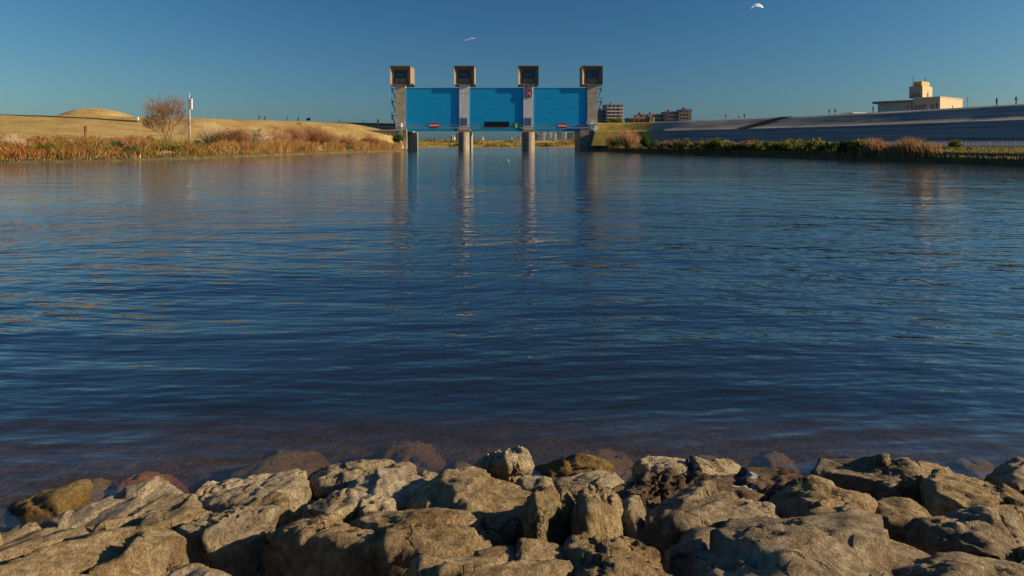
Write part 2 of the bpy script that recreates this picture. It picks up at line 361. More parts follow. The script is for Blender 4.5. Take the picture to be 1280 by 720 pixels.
def left_at(u, s):                                   # s: 0 toe of dike slope .. 1 crest
    j = np.interp(u, lu, np.arange(len(lu))); r = 6 + s * 11
    j0, r0 = int(min(j, len(lu) - 2)), int(min(r, 16)); fj, fr = j - j0, r - r0
    g = LROWS
    return Vector((g[r0, j0] * (1 - fr) + g[r0 + 1, j0] * fr) * (1 - fj) + (g[r0, j0 + 1] * (1 - fr) + g[r0 + 1, j0 + 1] * fr) * fj)
def left_low(u, s):                                  # s: 0 water edge .. 1 toe of slope
    j = int(round(np.interp(u, lu, np.arange(len(lu))))); r = 1.3 + s * 4.7; r0 = int(min(r, 5)); fr = r - r0
    return Vector(LROWS[r0, j] * (1 - fr) + LROWS[r0 + 1, j] * fr)
# shade of a path edge crossing the slope, laid on as a dark strip
pa, pb = [], []
for u in np.linspace(-200, 172, 60):
    s = float(np.interp(u, [-200, 0, 65, 165, 172], [.955, .935, .88, .70, .68]))
    for lst, ds in ((pa, 0), (pb, .05)):
        q = left_at(u, s + ds); lst.append((q.x, q.y, q.z + .14))
V, F = loft([pa, pb]); tag(np_mesh('path_edge_shade', V, F, M_shadebase), 'dark strip for the shaded path edge along the dry grass slope', None, None, 'structure')
# round mound behind the crest
mc = P(116, 140, 262); G = 40; mv = []
for a in range(G):
    for r in range(16):
        t = 2 * math.pi * a / (G - 1); q = r / 15
        h = 10.2 * (math.exp(-2.6 * q * q) - math.exp(-2.6)) / (1 - math.exp(-2.6)) + (.3 * math.sin(3 * t + 1) + .12 * math.sin(5 * t)) * q * (1 - q) * 4
        mv.append((mc.x + (31 if math.cos(t) < 0 else 38) * q * math.cos(t), mc.y + 34 * q * math.sin(t), 6.2 + h))
i = np.arange(G - 1)[:, None] * 16 + np.arange(15)[None, :]
tag(np_mesh('grassy_mound', mv, np.stack([i, i + 16, i + 17, i + 1], -1).reshape(-1, 4), M_lawn, True), 'round dry grass mound', None, None, 'structure')

# right bank and dike, one cross-section swept along the river
RE = np.array([(66, -90), (64, -40), (62, 10), (59.5, 45), (57, 75.8), (56, 89), (54.3, 110), (53.5, 128), (47, 150), (41.5, 166), (37, 195), (34.6, 225), (33.5, 250), (33.2, 262)], float)
RC = np.array([(126, -90), (126, -30), (124.5, 30), (121.5, 80), (115.5, 120), (107.5, 150), (98.5, 180), (90, 201), (81, 218), (72, 232), (64, 245), (57, 257), (47, 266.5), (34, 271)], float)
def dense(A, n):
    t = np.linspace(0, len(A) - 1, n); i = np.clip(t.astype(int), 0, len(A) - 2); f = (t - i)[:, None]
    p0, p1, p2, p3 = A[np.maximum(i - 1, 0)], A[i], A[i + 1], A[np.minimum(i + 2, len(A) - 1)]
    return .5 * ((2 * p1) + (-p0 + p2) * f + (2 * p0 - 5 * p1 + 4 * p2 - p3) * f ** 2 + (-p0 + 3 * p1 - 3 * p2 + p3) * f ** 3)
RN = 280; E, Cr = dense(RE, RN), dense(RC, RN)
tg = np.gradient(Cr, axis=0); tg /= np.linalg.norm(tg, axis=1)[:, None]; nL = np.stack([-tg[:, 1], tg[:, 0]], 1)   # towards the river
kk = np.clip((np.linspace(0, 13, RN) - 9.6) / 3.4, 0, 1)               # section narrows into the abutment near the gate
def roff(o, Z, s=0, amp=0):
    p = Cr + nL * (o * 1.22 * (1 - .45 * kk))[:, None]; q = np.concatenate([p, np.full((RN, 1), Z)], 1)
    if amp: q[:, 2] += amp * fbm(q * .15, 3, s)
    return q
toe = roff(19.6, 2.05)
land = np.array(E); dirv = toe[:, :2] - E; dl = np.linalg.norm(dirv, axis=1)[:, None]; dirv = dirv / np.maximum(dl, .1)
def redge(o, Z, s, amp, fr=None):
    p = E + dirv * (np.minimum(o, dl * .3) if fr is None else dl * fr); q = np.concatenate([p, np.full((RN, 1), Z)], 1); q[:, 2] += amp * fbm(q * .3, 3, s); q[:, :2] += amp * 1.2 * fbm(q * .2 + 4, 2, s + 5)[:, None]; return q
lowrows = [redge(-6, -2.5, 1, 0), redge(-.8, -.35, 1, .1), redge(.3, .35, 2, .18), redge(1.3, 1.15, 3, .2), redge(2.4, 1.45, 4, .15)]
lowrows += [redge(0, 1.5 + .45 * f, 5 + k, .12, f) for k, f in enumerate((.35, .6, .85))] + [toe]
V, F = loft(lowrows); rl = np_mesh('river_flat', V, F, M_rgrass, True); tag(rl, 'low grassy flat below the right dike', None, None, 'structure')
rl.data.materials.append(M_verge); mi = np.zeros(len(F), dtype=np.int32); mi[:3 * (RN - 1)] = 1; rl.data.polygons.foreach_set('material_index', mi)
# terraced concrete steps: real treads and risers
srows = [roff(19.6, 1.6)]; NS = 13
for k in range(NS):
    z = 2.05 + (7.35 - 2.05) * (k + 1) / NS; o = 19.6 - 11.2 * k / NS
    srows += [roff(o, z - .03 if 0 else z), roff(19.6 - 11.2 * (k + 1) / NS, z + .02)]
V, F = loft(srows); nstep = int(RN * .80)
keep = (F[:, 0] % RN) < nstep
so_ = np_mesh('stepped_revetment', V, F[keep], M_step); so_.data.materials.append(M_tread); so_.data.polygons.foreach_set('material_index', ((F[keep][:, 0] // RN) % 2).astype(np.int32))
tag(so_, 'long grey concrete steps on the lower dike face', None, None, 'structure')
urows = [roff(8.5, 7.36), roff(7.4, 7.42), roff(5.5, 8.3, 3, .12), roff(3.5, 9.3, 4, .12), roff(1.2, 10.5, 5, .1), roff(0, 11.1), roff(-5, 11.05), roff(-14, 7), roff(-22, 3), roff(-400, 2.5)]
V, F = loft(urows); ud = np_mesh('upper_dike', V, F, M_slope, True); tag(ud, 'smooth upper slope of the shaded dike', None, None, 'structure')
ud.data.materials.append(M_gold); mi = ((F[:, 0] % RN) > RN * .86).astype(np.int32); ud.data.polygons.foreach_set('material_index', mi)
grows = [roff(19.6, 2.0), roff(16, 3.7, 5, .15), roff(12, 5.7, 6, .15), roff(8.4, 7.37)]
V, F = loft(grows); keep = (F[:, 0] % RN) >= nstep - 1
tag(np_mesh('golden_slope', V, F[keep], M_gold, True), 'golden sunlit turf slope beside the floodgate', None, None, 'structure')
def crest_at(u):
    uu = CX + FPX * Cr[:, 0] / np.maximum(Cr[:, 1], 20); ok = np.arange(RN) > RN * .2
    j = int(np.argmin(np.where(ok, np.abs(uu - u), 1e9))); return Cr[j], nL[j], tg[j], j
# ramp across the upper slope: its shadow laid on as a dark strip
a = crest_at(985); b = crest_at(948)
ra, rb = [], []
for f in np.linspace(0, 1, 14):
    j = a[3] + (b[3] - a[3]) * f; o = .3 + 7.4 * f
    for lst, dj in ((ra, -2.4), (rb, 2.4)):
        jj = int(np.clip(round(j + dj * 1.4), 0, RN - 1)); p = Cr[jj] + nL[jj] * o * 1.22; z = float(np.interp(o, [0, 1.2, 3.5, 5.5, 7.4, 8.5], [11.1, 10.5, 9.3, 8.3, 7.42, 7.36]))
        lst.append((p[0], p[1], z + .16))
V, F = loft([ra, rb]); tag(np_mesh('ramp', V, F, M_shadebase), 'dark shadow strip of the ramp crossing the upper dike face', None, None, 'structure')

# far bank behind the gate, and land to the horizon
fx = np.linspace(-700, 700, 120)
def frow(y, z, s, amp): q = np.stack([fx, np.full_like(fx, y), np.full_like(fx, z)], 1); q[:, 2] += amp * fbm(q * .02, 3, s); q[:, 1] += 6 * amp * fbm(q * .012 + 3, 2, s); return q
V, F = loft([frow(628, -2, 1, 0), frow(636, .5, 1, .2), frow(650, 2.2, 2, .8), frow(690, 5.5, 3, 1.2), frow(730, 7.0, 4, 1), frow(760, 7.0, 5, .6), frow(900, 4, 6, .5), frow(4200, 4, 7, 0)])
tag(np_mesh('far_bank', V, F, M_far, True), 'distant tan river bank beyond the gate', None, None, 'structure')

# ------------------------------------------------------------------ riprap boulders
def ico(sub):
    bm = bmesh.new(); bmesh.ops.create_icosphere(bm, subdivisions=sub, radius=1)
    V = np.array([v.co[:] for v in bm.verts]); F = np.array([[v.index for v in f.verts] for f in bm.faces]); bm.free(); return V, F
ICO = {5: ico(5), 6: ico(6), 7: None}
def hull_planes(Q):
    bm = bmesh.new()
    for q in Q: bm.verts.new(q)
    r = bmesh.ops.convex_hull(bm, input=bm.verts); bm.normal_update()
    c = Vector(Q.mean(0)); out = []
    for f in bm.faces:
        n = f.normal; d = n.dot(f.verts[0].co - c)
        if d < 0: n, d = -n, -d
        if d > 1e-4 and not any(n.dot(Vector(q[:3])) > .985 and abs(q[3] - d) < .06 for q in out): out.append((*n, d))
    bm.free(); return np.array(c), np.array(out)
def rock(name, label, pts, mat, drop=.5, sub=5, seed=1, flare=.97, rough=1.0, sharp=110, bed=None, back=0, dome=0, cat='rock', group='boulders of the riprap shore', chips=20):
    r = np.random.default_rng(seed * 31 + 5)
    T = np.array([PZ(*p) for p in pts])
    if dome: top = T.mean(0) + (T - T.mean(0)) * .45; T[:, 2] -= dome; T = np.concatenate([T, top])
    c = T.mean(0)
    Bt = T.copy(); Bt[:, :2] = c[:2] + (T[:, :2] - c[:2]) * flare; Bt[:, 2] = T[:, 2].min() - drop + (T[:, 2] - T[:, 2].min()) * .3
    Q = np.concatenate([T, Bt]) if not back else np.concatenate([T, T + np.array([0.0, back, -.02]), Bt])
    lo, hi = Q.min(0), Q.max(0); sc = (hi - lo) / 2; sc = np.maximum(sc, sc.max() * .25); mid = (lo + hi) / 2
    qn = (Q - mid) / sc
    cc, PL = hull_planes(qn)
    ext = []
    for k in range(chips):                           # chipped corners
        n = r.normal(size=3); n[2] = abs(n[2]) * .8; n /= np.linalg.norm(n)
        sup = ((qn - cc) @ n).max(); ext.append((*n, sup * r.uniform(.90, 1.0)))
    if ext: PL = np.concatenate([PL, np.array(ext)])
    D, F = ICO[sub]
    dots = D @ PL[:, :3].T; inv = np.where(dots > 1e-4, dots / PL[:, 3], 0)
    rad = 1 / (np.power(inv, sharp).sum(1) ** (1 / sharp))
    V = (cc + D * rad[:, None]) * sc + mid
    def normals(V):
        n = np.cross(V[F[:, 1]] - V[F[:, 0]], V[F[:, 2]] - V[F[:, 0]]); o = np.zeros_like(V)
        for k in range(3): np.add.at(o, F[:, k], n)
        return o / np.maximum(np.linalg.norm(o, axis=1), 1e-9)[:, None]
    L = float(np.sqrt((sc[0] * 2) * (sc[1] * 2)))
    L = min(max(L, .25), 1.1); o0 = r.uniform(-50, 50, 3)
    N0 = normals(V); p = V + o0
    wv = np.stack([fbm(p * 2.5 + 7, 2, seed), fbm(p * 2.5 + 31, 2, seed + 1), fbm(p * 2.5 + 57, 2, seed + 2)], 1)
    K = 22; sd = V[r.integers(0, len(V), K)]; wp = V + .035 * L * wv + .012 * L * np.stack([fbm(p * 14 + 3 * q, 2, seed + 70 + q) for q in range(3)], 1)
    dd = np.sqrt(((wp[:, None, :] - sd[None]) ** 2).sum(2)); ca = np.argmin(dd, 1); ds = np.partition(dd, 1, axis=1); edge = ds[:, 1] - ds[:, 0]   # each cell of the surface breaks along its own plane
    til = np.clip(r.normal(0, .10, (K, 3)), -.18, .18); off = np.clip(r.normal(0, .008, K), -.015, .015) * L
    d = .02 * L * fbm(p * (1.8 / L), 3, seed) + min(rough, 1.2) * (off[ca] + ((V - sd[ca]) * til[ca]).sum(1)) - .014 * L * np.exp(-(edge / (.010 * L))) * (fbm(p * 3, 2, seed + 90) > .12)
    bd = np.array(bed if bed is not None else (r.uniform(-.7, .7), r.uniform(.1, .8), .8)); bd = bd / np.linalg.norm(bd)
    s = (p @ bd) * 8.0 + 1.3 * fbm(p * 2.0, 3, seed + 4); fr = s - np.floor(s)
    side = 1 - np.abs(N0 @ bd)
    d += (.008 + .02 * side) * L * rough * (np.clip(fr / .8, 0, 1) - np.clip((fr - .8) / .2, 0, 1) - .5)
    V = V + N0 * d[:, None]; N1 = normals(V); p = V + o0
    tn = np.cross(bd, (0.2, 1, .1)); tn /= np.linalg.norm(tn)
    pa = p + 1.5 * np.outer(p @ bd, bd) - .6 * np.outer(p @ tn, tn)   # grain runs along the bedding
    g1 = fbm((pa + .05 * wv) * 12, 4, seed + 21, True, .62); g2 = fbm(pa * 30, 2, seed + 33, True)
    msk = np.clip(.55 + 1.3 * fbm(p * 2.3, 2, seed + 40), .15, 1.25)
    V = V + N1 * (rough * msk * (.020 * g1 + .010 * g2))[:, None]
    o = np_mesh(name, V - c, F, mat, True); o.location = c
    return tag(o, label, cat, group)
MAT = {'t': M_rock, 'p': M_rockpale, 'g': M_rockgrey, 'b': M_rockbrown, 'w': M_weed, 'r': M_redweed, 'o': M_ochre, 's': M_sunk}
dr = [tuple(PZ(936, 592, .47)), tuple(PZ(938, 604, .49)), tuple(PZ(921, 607, .48))]
MAT['d'] = rock_mat('rock_bird_droppings', (.07, .05, .035), (.17, .11, .07), (.32, .23, .15), (.15, .085, .045), droppings=[(dr[0], .05), (dr[1], .036), (dr[2], .03)])
ROCKS = [
 # key, label, material, drop, sub, kwargs, points (photo column, row, height over water)
 ('broad low tan slab filling the bottom left corner of the rocks', 't', .5, 6, dict(rough=1.1), [(-60, 712, .70), (15, 689, .66), (70, 682, .68), (150, 667, .72), (172, 656, .74), (215, 655, .74), (241, 668, .72), (195, 690, .78), (105, 710, .80), (-30, 745, .80)]),
 ('bumpy tan slab lying just above the bottom left corner slab', 'o', .45, 6, dict(rough=1.3), [(120, 664, .48), (165, 637, .48), (200, 621, .48), (246, 621, .5), (265, 642, .52), (228, 650, .56), (140, 674, .52)]),
 ('long pale slab sloping into the water at the left', 'p', .45, 6, dict(rough=1.0), [(46, 657, .22), (100, 634, .28), (150, 614, .31), (205, 601, .33), (234, 608, .32), (228, 620, .34), (150, 642, .32), (80, 662, .26)]),
 ('low yellow weedy rock breaking the water surface at far left', 'w', .3, 5, dict(rough=.8), [(10, 632, .02), (45, 614, .09), (78, 610, .12), (112, 600, .06), (112, 610, .07), (74, 624, .11), (30, 638, .04)]),
 ('reddish weed-covered rock just under the water at the left', 'r', .3, 5, dict(rough=1.2, sharp=9, chips=0, flare=1.35, dome=.10), [(128, 606, -0.06), (150, 590, -0.05), (185, 579, -0.09), (228, 582, -0.13), (222, 597, -0.09), (170, 604, -0.04)]),
 ('pale cracked slab at the water edge with a pointed right end', 'p', .5, 6, dict(rough=.9), [(232, 621, .30), (258, 607, .30), (318, 602, .31), (372, 584, .38), (384, 598, .40), (388, 622, .38), (330, 634, .42), (268, 634, .38)]),
 ('small yellowish rock with a dark hollow in front of the cracked slab', 'w', .25, 5, dict(rough=1.4), [(303, 635, .52), (320, 622, .52), (345, 617, .53), (364, 626, .54), (352, 637, .56)]),
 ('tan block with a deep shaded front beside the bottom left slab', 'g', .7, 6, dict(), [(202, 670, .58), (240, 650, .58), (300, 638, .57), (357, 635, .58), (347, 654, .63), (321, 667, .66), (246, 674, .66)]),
 ('largest tan boulder at bottom left of centre with a shaded flat front', 't', .8, 6, dict(rough=1.1), [(318, 669, .72), (345, 655, .70), (390, 641, .67), (470, 639, .68), (520, 649, .71), (605, 655, .72), (645, 684, .75), (606, 704, .80), (508, 680, .80), (420, 678, .79)]),
 ('small lit rock top at the bottom edge left of centre', 'p', .4, 5, dict(), [(205, 720, .92), (235, 706, .92), (270, 707, .92), (298, 724, .92), (250, 745, .98)]),
 ('pale water-edge slab with a dark left end, left of centre', 'p', .5, 6, dict(rough=1.2), [(388, 593, .28), (402, 584, .30), (450, 577, .32), (490, 572, .32), (522, 577, .31), (519, 590, .33), (470, 600, .36), (400, 608, .34)]),
 ('rounded pale rock with a diagonal crack, left of centre', 'p', .5, 6, dict(rough=1.2), [(411, 613, .40), (440, 596, .44), (470, 588, .45), (530, 587, .44), (560, 594, .43), (545, 612, .47), (525, 626, .48), (450, 624, .47)]),
 ('flat pale wedge resting behind the largest tan boulder', 'p', .25, 5, dict(), [(376, 634, .58), (415, 618, .58), (440, 619, .58), (452, 632, .60), (410, 644, .62)]),
 ('small pale rock with a hollow top behind the largest tan boulder', 'p', .25, 5, dict(rough=.9), [(444, 631, .58), (455, 622, .59), (489, 622, .59), (487, 640, .60), (455, 643, .60)]),
 ('big smooth tan boulder in the centre spreading down to the right', 't', .6, 6, dict(rough=.8), [(503, 630, .48), (530, 605, .54), (560, 589, .54), (600, 587, .52), (642, 600, .52), (692, 632, .52), (667, 656, .57), (620, 664, .60), (560, 650, .60), (578, 612, .66)]),
 ('upright craggy knob standing at the water edge, centre', 'p', .5, 6, dict(rough=1.4, chips=10), [(586, 585, .26), (597, 574, .40), (625, 566, .49), (655, 562, .52), (663, 571, .50), (661, 584, .50), (635, 588, .50), (603, 585, .42)]),
 ('pale chunky rock with a lit right face, right of the smooth centre boulder', 'p', .5, 5, dict(rough=1.2, chips=10), [(644, 606, .45), (655, 596, .49), (690, 596, .50), (692, 606, .50), (682, 614, .52), (650, 612, .49)]),
 ('flat pale slab with a shaded front just right of centre', 'p', .45, 6, dict(rough=.8), [(686, 607, .27), (712, 596, .29), (745, 587, .31), (768, 587, .32), (784, 597, .31), (772, 606, .34), (752, 612, .35), (700, 614, .33)]),
 ('golden brown wet rock half awash beyond the flat pale slab', 'w', .3, 5, dict(rough=.8), [(666, 583, .0), (700, 574, .07), (725, 567, .13), (755, 571, .12), (768, 580, .02), (742, 589, .04), (690, 592, .02)]),
 ('upright flat-faced stone at the bottom centre, left of its pointed twin', 'o', .35, 6, dict(rough=.9, back=.22, chips=9, bed=(1, .2, .3)), [(672, 640, .84), (692, 635, .81), (712, 641, .72), (726, 661, .55), (724, 690, .38), (668, 692, .60), (658, 652, .80)]),
 ('upright flat-faced stone with a pointed top, bottom centre', 'o', .35, 6, dict(rough=.9, back=.22, chips=9, bed=(1, .2, .3)), [(727, 657, .76), (738, 641, .80), (768, 635, .76), (780, 648, .67), (800, 684, .44), (760, 694, .48), (728, 690, .62)]),
 ('rough dark brown rock right of the flat pale slab', 'b', .5, 6, dict(rough=1.9), [(733, 640, .42), (760, 614, .42), (790, 598, .42), (845, 597, .42), (860, 612, .44), (852, 630, .48), (790, 648, .48)]),
 ('long pale slab at the water edge with a grey shaded front, right of centre', 'p', .5, 6, dict(rough=1.1), [(793, 578, .26), (797, 570, .29), (815, 567, .30), (860, 576, .30), (905, 577, .28), (932, 590, .24), (900, 596, .26), (860, 590, .30), (800, 582, .29)]),
 ('dark rough rock spattered with white bird droppings', 'd', .5, 6, dict(rough=1.9), [(853, 614, .42), (880, 592, .45), (920, 580, .45), (960, 578, .44), (985, 583, .43), (1012, 598, .43), (988, 612, .49), (940, 626, .51), (880, 624, .48)]),
 ('tan block with a deep dark front right of the pointed stone', 'g', .7, 6, dict(rough=1.2), [(772, 644, .62), (800, 632, .62), (830, 622, .62), (870, 612, .63), (905, 624, .62), (963, 621, .62), (976, 640, .63), (930, 652, .68), (870, 657, .71), (850, 651, .71), (800, 650, .66)]),
 ('lit tan boulder with dark hollows at the bottom edge, centre', 't', .5, 6, dict(rough=1.4), [(512, 716, .88), (560, 696, .88), (630, 687, .87), (690, 679, .86), (728, 690, .86), (705, 718, .92), (600, 742, .98)]),
 ('rounded lit boulder at the bottom edge in front of the pointed stone', 't', .5, 6, dict(rough=1.1), [(695, 694, .84), (735, 676, .85), (775, 672, .85), (815, 689, .84), (847, 714, .82), (832, 748, .92), (740, 750, .98)]),
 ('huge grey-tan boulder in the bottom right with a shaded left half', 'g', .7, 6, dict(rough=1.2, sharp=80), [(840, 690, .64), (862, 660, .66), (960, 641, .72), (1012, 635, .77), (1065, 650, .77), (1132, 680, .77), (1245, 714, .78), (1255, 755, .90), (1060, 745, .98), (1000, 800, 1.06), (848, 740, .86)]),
 ('rounded rock with a shaded front above the huge bottom right boulder', 't', .5, 6, dict(rough=.9), [(955, 627, .49), (985, 606, .52), (1020, 595, .55), (1060, 611, .55), (1094, 625, .53), (1088, 648, .55), (1040, 644, .64), (975, 636, .59)]),
 ('small lit lobe of rock tucked against the huge bottom right boulder', 't', .4, 5, dict(), [(1000, 642, .64), (1035, 632, .65), (1065, 629, .65), (1090, 656, .64), (1062, 664, .70)]),
 ('wide water-edge rock with a dark front and a raised right end', 'g', .55, 6, dict(rough=1.2), [(998, 586, .28), (1010, 578, .31), (1050, 577, .33), (1085, 583, .31), (1112, 579, .38), (1147, 579, .41), (1158, 600, .40), (1120, 602, .41), (1020, 591, .34)]),
 ('big tan rock sloping down to the right edge near the water', 't', .55, 6, dict(rough=1.3), [(1154, 600, .42), (1180, 582, .45), (1225, 593, .44), (1278, 618, .41), (1330, 645, .42), (1262, 640, .50), (1165, 619, .50)]),
 ('lit tan rock wedged left of the big shaded right boulder', 'o', .5, 5, dict(rough=1.1), [(1077, 634, .50), (1098, 619, .53), (1130, 617, .54), (1170, 641, .52), (1142, 653, .57), (1100, 650, .55)]),
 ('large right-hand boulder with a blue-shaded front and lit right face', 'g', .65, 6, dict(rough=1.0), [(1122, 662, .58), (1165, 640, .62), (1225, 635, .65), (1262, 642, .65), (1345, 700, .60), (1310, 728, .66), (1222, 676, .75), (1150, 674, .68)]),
 ('sloping tan boulder in the bottom right corner', 'g', .5, 6, dict(rough=1.2), [(1115, 716, .78), (1160, 695, .80), (1205, 689, .80), (1295, 712, .76), (1345, 765, .80), (1180, 775, .98)]),
 ('low dark rock meeting the water at the right edge', 'g', .45, 5, dict(), [(1230, 595, .24), (1262, 578, .31), (1310, 575, .32), (1335, 602, .32), (1270, 606, .35)]),
 ('small tan rock poking up behind the gap at right water edge', 't', .4, 5, dict(), [(1133, 584, .30), (1150, 575, .34), (1187, 581, .31), (1182, 593, .34), (1145, 594, .36)]),
 ('broad brown sunken rock seen through the water left of centre', 's', .4, 5, dict(rough=1.2, sharp=9, chips=0, flare=1.35, dome=.10), [(258, 592, -0.18), (300, 565, -0.18), (390, 546, -0.22), (414, 560, -0.16), (402, 582, -0.12), (330, 594, -0.08)]),
 ('mossy sunken ledge behind the pale dark-ended slab', 's', .4, 5, dict(rough=1.2, sharp=9, chips=0, flare=1.35, dome=.10), [(410, 590, -0.12), (450, 572, -0.08), (500, 563, -0.08), (528, 570, -0.05), (524, 586, -0.04), (440, 594, -0.06)]),
 ('brown sunken rock behind the golden brown wet rock', 's', .4, 5, dict(rough=1.2, sharp=9, chips=0, flare=1.35, dome=.10), [(684, 576, -0.18), (716, 553, -0.20), (772, 547, -0.18), (798, 569, -0.14), (762, 583, -0.10)]),
 ('brown sunken ledge behind the long grey-fronted slab', 's', .4, 5, dict(rough=1.2, sharp=9, chips=0, flare=1.35, dome=.10), [(840, 578, -0.08), (878, 558, -0.12), (918, 564, -0.10), (938, 586, -0.07), (890, 590, -0.04)]),
 ('faint sunken rock in front of the right water edge', 'b', .4, 5, dict(rough=1.2, sharp=9, chips=0, flare=1.35, dome=.10), [(985, 580, -0.22), (1030, 562, -0.27), (1085, 564, -0.24), (1110, 580, -0.16), (1050, 588, -0.12)]),
 ('small amber sunken stone left of the upright craggy knob', 's', .4, 5, dict(rough=1.2, sharp=9, chips=0, flare=1.35, dome=.10), [(545, 583, -.12), (560, 570, -.14), (592, 568, -.14), (600, 580, -.10), (570, 588, -.08)]),
 ('dim brown sunken stone out beyond the mossy ledge', 's', .4, 5, dict(rough=1.2, sharp=9, chips=0, flare=1.35, dome=.10), [(455, 560, -.24), (480, 545, -.26), (540, 546, -.26), (560, 560, -.22), (505, 566, -.2)]),
 ('dim brown sunken stone out beyond the dropping-spattered rock', 's', .4, 5, dict(rough=1.2, sharp=9, chips=0, flare=1.35, dome=.10), [(930, 572, -.18), (950, 560, -.22), (990, 560, -.22), (1000, 572, -.18), (960, 578, -.14)]),
 ('brown sunken stone off the big sloping right-hand rock', 's', .4, 5, dict(rough=1.2, sharp=9, chips=0, flare=1.35, dome=.10), [(1165, 578, -.16), (1185, 564, -.2), (1240, 564, -.2), (1255, 576, -.16), (1210, 582, -.12)]),
 ('amber sunken stone beside the reddish weed-covered rock', 's', .4, 5, dict(rough=1.2, sharp=9, chips=0, flare=1.35, dome=.10), [(85, 606, -.06), (105, 592, -.1), (140, 588, -.1), (150, 598, -.06), (115, 608, -.04)]),
 ('shaded blue-grey rock between the left slabs at the left edge', 't', .5, 5, dict(), [(-90, 695, .32), (-10, 666, .32), (55, 655, .36), (125, 667, .50), (60, 692, .50), (-40, 712, .46)]),
 ('boulder just past the right edge above the corner boulder', 't', .6, 5, dict(), [(1318, 690, .66), (1350, 640, .62), (1450, 640, .66), (1500, 690, .72), (1400, 725, .8)]),
 ('boulder past the right edge by the water', 't', .6, 5, dict(), [(1330, 620, .42), (1350, 585, .38), (1440, 585, .42), (1480, 630, .5), (1390, 640, .52)]),
 ('boulder past the left edge by the water', 't', .6, 5, dict(), [(-190, 690, .45), (-120, 655, .36), (-30, 650, .3), (-5, 676, .45), (-90, 705, .55)]),
]
for k, (lab, m, drop, sub, kw, pts) in enumerate(ROCKS):
    rock('boulder', lab, pts, MAT[m], drop=drop, sub=sub, seed=k + 1 + (100 if k in (22,) else 0), **kw)

